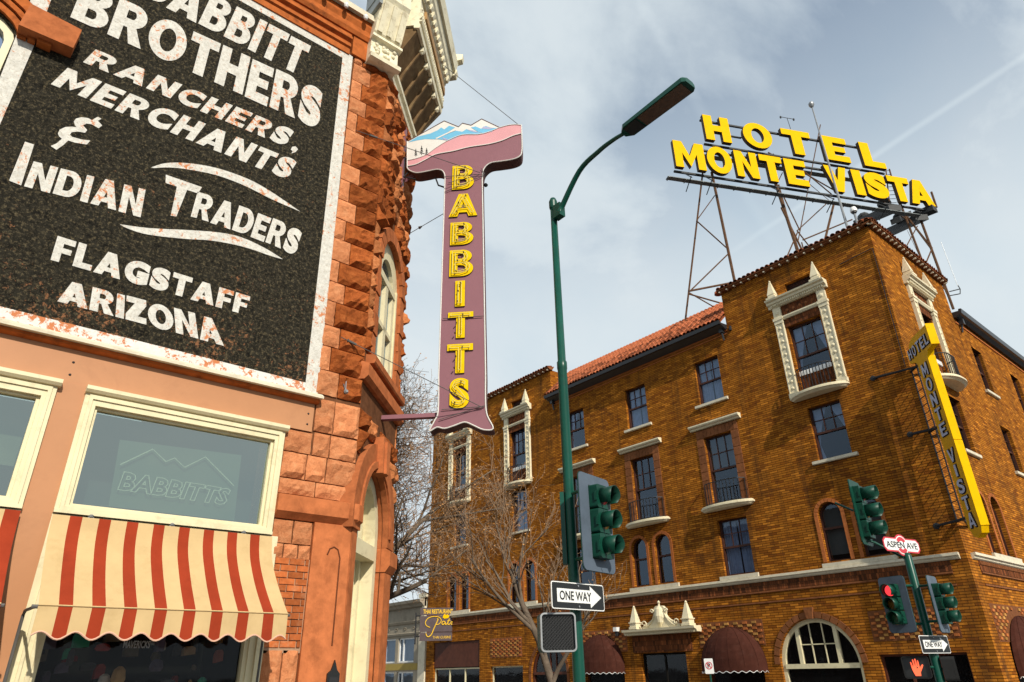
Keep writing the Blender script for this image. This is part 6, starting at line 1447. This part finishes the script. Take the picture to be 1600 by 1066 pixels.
# ================================================================== projecting BABBITTS sign
bs = thing('projecting_store_sign', 'mauve T-shaped BABBITTS sign with painted mountains hanging off the sandstone corner', 'sign', FS.p(1.3, 0, 5.2))
def B(x, y, o=0.0): return sv(FS, 640+x/4.845, 180+y/4.845, o)
def B2(x, y): return sv(FS, 480+x/2.54, 280+y/2.54, 0)
topl = [B(x, y) for x, y in ((-18, 200), (110, 130), (262, 45), (370, 90), (400, 62), (465, 78), (545, 30), (685, 97))]
toph = [B(x, y) for x, y in smooth_pts([(685, 97), (745, 80), (800, 74), (846, 76)], 3)]
right = [B(x, y) for x, y in smooth_pts([(846, 76), (850, 180), (850, 270), (835, 310), (780, 335), (690, 350), (620, 360), (580, 385), (556, 425), (550, 500)], 4)]
bot = [B2(x, y) for x, y in smooth_pts([(708, 780), (708, 890), (715, 940), (738, 990), (700, 995), (660, 978), (625, 965), (585, 978), (545, 990), (515, 985), (485, 1000), (505, 960), (520, 920), (522, 780)], 4)]
left = [B(x, y) for x, y in smooth_pts([(268, 480), (265, 450), (245, 420), (200, 412), (120, 428), (50, 437), (0, 420), (-18, 400)], 4)]
sh = topl[:-1]+toph[:-1]+right+bot+left
G().prism(FS, sh, -.28, 0, 0, side=1).part('sign_box', [MAUVE, MAUVE_D], bs)
def art(pts, m, o, name, smooth=False): G().sheet(FS, [B(x, y) for x, y in (smooth_pts(pts, 4) if smooth else pts)], o).part(name, m, bs)
pinktop = smooth_pts([(-14, 345), (60, 328), (130, 300), (200, 250), (300, 190), (400, 152), (520, 148), (600, 130), (680, 97)], 4)
pinktop2 = smooth_pts([(680, 97), (745, 80), (800, 74), (843, 78)], 3)[1:]
pinkbot = smooth_pts([(843, 142), (780, 160), (700, 195), (600, 222), (450, 245), (330, 275), (200, 300), (120, 340), (50, 375), (-14, 388)], 4)
art(topl and [(-14, 203), (110, 133), (262, 49), (370, 94), (400, 66), (465, 82), (545, 34), (684, 99)]+list(reversed(pinktop))[1:], SIGNW, .004, 'snow_field')
art(pinktop+pinktop2+pinkbot, PINK, .006, 'pink_hill')
art([(-10, 208), (60, 165), (160, 140), (215, 115), (240, 95), (262, 110), (300, 82), (345, 95), (260, 150), (200, 185), (120, 183), (60, 192)], SBLUE, .007, 'blue_mountain')
art([(205, 183), (300, 140), (352, 120), (400, 128), (430, 108), (480, 122), (545, 140), (600, 128), (560, 146), (400, 150), (300, 195)], SBLUE, .008, 'blue_mountain')
art([(465, 95), (500, 88), (540, 105), (575, 84), (620, 98), (668, 100), (620, 128), (560, 140), (520, 130)], SBLUE, .0085, 'blue_mountain')
art([(430, 112), (480, 118), (530, 134), (490, 132)], SVIOLET, .010, 'violet_shade'); art([(560, 88), (640, 100), (600, 110), (545, 104)], SVIOLET, .010, 'violet_shade'); art([(245, 170), (300, 188), (262, 190)], SVIOLET, .010, 'violet_shade')
art([(205, 183), (300, 138), (352, 118), (345, 112), (296, 130), (195, 178)], SIGNW, .011, 'snow_line')
g = G()
for x, y, s in ((48, 290, 1.0), (92, 275, 1.25), (130, 282, .95)):
    p = lambda dx, dy: FS.p(*[B(x+dx*s, y+dy*s)[i] for i in (0,)], .012, B(x+dx*s, y+dy*s)[1])
    g.tube(p(0, -32), p(0, 22), .006, 4)
    for k in (-18, -4, 10): g.tube(p(-9-k*.15, k+6), p(0, k-4), .005, 4); g.tube(p(9+k*.15, k+6), p(0, k-4), .005, 4)
g.part('painted_pines', SBLACK, bs)
e = G(); e.path([FS.p(u, .006, z) for u, z in right+bot+left+topl[:1]], .012, 5); e.part('white_edge_line', SIGNW, bs)
e = G(); e.path([FS.p(u, .012, z) for u, z in [B(x, y) for x, y in pinkbot]], .012, 5); e.path([FS.p(u, .012, z) for u, z in [B(x, y) for x, y in pinktop+pinktop2]], .009, 5); e.part('white_contour_line', SIGNW, bs)
e = G(); e.path([FS.p(u, .0, z) for u, z in topl[:-1]+toph], .012, 5); e.part('top_edge_line', MAUVE_D, bs)
lets = [('B', 1.13, 1.57, 10.24, 10.84), ('A', 1.08, 1.64, 9.58, 10.12), ('B', 1.12, 1.57, 8.92, 9.44), ('B', 1.12, 1.57, 8.22, 8.80), ('I', 1.24, 1.42, 7.58, 8.12), ('T', 1.12, 1.58, 6.94, 7.46), ('T', 1.12, 1.58, 6.26, 6.82), ('S', 1.18, 1.52, 5.62, 6.16)]
for ch, a, b, z0, z1 in lets:
    g = G(); put_word(g, FS, ch, [(a, z0), (b, z0), (b, z1), (a, z1)], .0, stem=.26 if ch != 'I' else .24, depth=.03); o = g.part('letter', [NEONY, SIGN_DK], bs, label='yellow letter %s with clear neon tubes' % ch)
    vs_, fs_, bb = text_geo(ch, bold=-.012, outline=.012, res=2); q = G()
    for v in vs_: q.v.append(FS.p(a+.05+(b-a-.1)*(v.x-bb[0])/(bb[1]-bb[0]), .07+v.z*.5, z0+.04+(z1-z0-.08)*(v.y-bb[2])/(bb[3]-bb[2])))
    q.f = [list(f_) for f_ in fs_]; q.m = [0]*len(fs_); q.part('neon_tube', NEONT, o)
    q = G()
    for (du, dz) in ((.3, .15), (.6, .85), (.35, .55)): p = FS.p(a+(b-a)*du, .05, z0+(z1-z0)*dz); q.tube(p, p+FS.N*.05, .012, 5)
    q.part('tube_stand', SIGN_DK, o)
G().tube(FS.p(-.02, -.14, 5.56), FS.p(1.0, -.14, 5.56), .055, 4).part('support_arm', MAUVE, bs); G().tube(FS.p(.1, -.14, 10.7), FS.p(.45, -.14, 10.95), .05, 4).part('support_arm', MAUVE, bs); G().box(FS, -.02, .08, -.2, -.08, 10.4, 12.1).part('wall_post', MAUVE, bs)
G().path([FS.p(.75, -.14, 10.72), FS.p(.82, -.12, 10.5), FS.p(.95, -.1, 10.42), FS.p(1.0, -.1, 10.45)], .018, 6).part('feed_cable', IRON, bs); G().lathe(FS.p(1.79, -.1, 10.4), [(.03, -.03), (.05, 0), (.03, .03)], 8).part('eye_bolt', IRON, bs); g = G(); g.path([FS.p(.2, -.1, 10.9), FS.p(.15, .1, 10.6), FS.p(.4, .12, 10.5)], .014, 5); g.part('feed_cable', IRON, bs)
# guy wires with turnbuckles
def wire(p, q, tb=None, r=.007):
    g = G(); g.tube(p, q, r, 5)
    if tb is not None: a = p.lerp(q, tb); b = p.lerp(q, tb+.06); g.tube(a, b, .022, 6); g.lathe(a, [(.012, 0), (.035, .01), (.012, .03)], 6, (q-p))
    g.part('guy_wire', CABLE, bs)
def onW(x, y): return svp(FW, x, y, .06)
def onS(x, y): return svp(FS, x, y, .03)
wire(onW(556, 204), onS(750, 270), .10); wire(onW(533, 527), onS(754, 637), .04); wire(svp(FC, 640, 365, .08), onS(693, 334), .3); wire(svp(FC, 660, 158, .9) if 0 else FC.p(1.4, .7, 14.2), FS.p(2.55, -.1, 11.85), None)
wire(onS(695, 276), onS(757, 272)); wire(onS(757, 272), onS(752, 263)); wire(onS(692, 498), onS(755, 494)); wire(onS(686, 656), onS(757, 634)); wire(onS(695, 300), onS(757, 274)); wire(onS(700, 286), onS(745, 275)); wire(onS(690, 640), onS(757, 635))
g = G(); g.lathe(onW(541, 612), [(.03, -.02), (.04, 0), (.02, .03)], 8, FW.N); g.path([onW(541, 590), onW(540, 612), onW(537, 600)], .008, 5); g.part('wall_hook', GALV, store)

# ================================================================== trees
def tree(x, y, h, crown, seed, label, leafn, spread=1.0, trunk_r=.13, first=.28, lean=(0, 0), levels=5, up_=.35, dens=None, lsz=1.0, clear=0):
    rnd = random.Random(seed); limb, tw, lf = G(), G(), G(); t = thing('bare_tree', label, 'tree', (x, y, 0))
    def grow(p, d, L, r, lev):
        if lev > 1 and (p.x+d.x*L < 6.35 or p.y+d.y*L < 9.6) and h > 8: return      # kept clear of the store wall
        n = 5 if lev < 2 else (4 if lev < 4 else 3); pts = [p.copy()]; rad = [r]; q = p.copy(); dd = d.copy()
        for i in range(n):
            dd = (dd+Vector((rnd.uniform(-1, 1), rnd.uniform(-1, 1), rnd.uniform(-.5, .9)*up_*1.6))*(.17+.035*lev)).normalized(); q = q+dd*(L/n); pts.append(q.copy()); rad.append(max(r*(1-.5*(i+1)/n), .0045))
        (limb if lev < 3 else tw).path(pts, r, 8 if lev == 0 else (6 if lev < 2 else (4 if lev < 3 else 3)), radii=rad)
        if lev >= levels:
            for k in range(leafn):
                c = pts[rnd.randrange(1, len(pts))]+Vector([rnd.uniform(-.03, .03) for _ in range(3)]); s = rnd.uniform(.012, .026)*lsz
                a = Vector([rnd.uniform(-1, 1) for _ in range(3)]).normalized()*s; b = a.orthogonal().normalized()*s*.7
                lf.add([c-a, c+b, c+a, c-b], [(0, 1, 2, 3)])
            return
        nb = (dens or [6, 6, 6, 6, 5, 4])[lev]
        for k in range(nb):
            f_ = (first if lev == 0 else .22)+(1-(first if lev == 0 else .22))*(k+rnd.random()*.8)/nb; f_ = min(f_, 1)
            idx = min(int(f_*n), n-1); w = f_*n-idx; base = pts[idx].lerp(pts[idx+1], w); rr = rad[idx]*(1-w)+rad[idx+1]*w
            ax = (pts[idx+1]-pts[idx]).normalized(); sd = ax.orthogonal(); sd.rotate(Matrix.Rotation(rnd.uniform(0, 2*pi), 3, ax)); sd.normalize()
            ang = rnd.uniform(.55, .95)*spread; nd = (ax*cos(ang)+sd*sin(ang)); nd.z += up_*.35; nd.normalize()
            if base.z+nd.z*L*.4 < clear: continue      # lower twigs are pruned off over the pavement
            grow(base, nd, L*rnd.uniform(.5, .74)*(crown if lev == 0 else 1), rr*rnd.uniform(.5, .68), lev+1)
    grow(Vector((x, y, 0)), Vector((lean[0], lean[1], 1)).normalized(), h*.70, trunk_r, 0)
    limb.part('trunk', BARK, t, True); tw.part('twigs', TWIG, t); 
    if lf.v: lf.part('dry_leaves', LEAF, t)
    return t
p = hz(870, 1050, 14.5); tree(p.x, p.y, 5.2, .72, 3, 'slim leafless street tree with pale trunk behind the near lamp pole', 2, .80, .095, .36, levels=4, up_=.85, dens=[6, 5, 4, 3])
tree(7.6, 15.2, 7.7, .84, 21, 'large spreading bare tree with dry seed clusters beside the sandstone corner', 4, 1.15, .18, .12, lean=(.07, -.14), levels=5, up_=.12, dens=[13, 8, 6, 4, 4], lsz=1.1, clear=3.3)
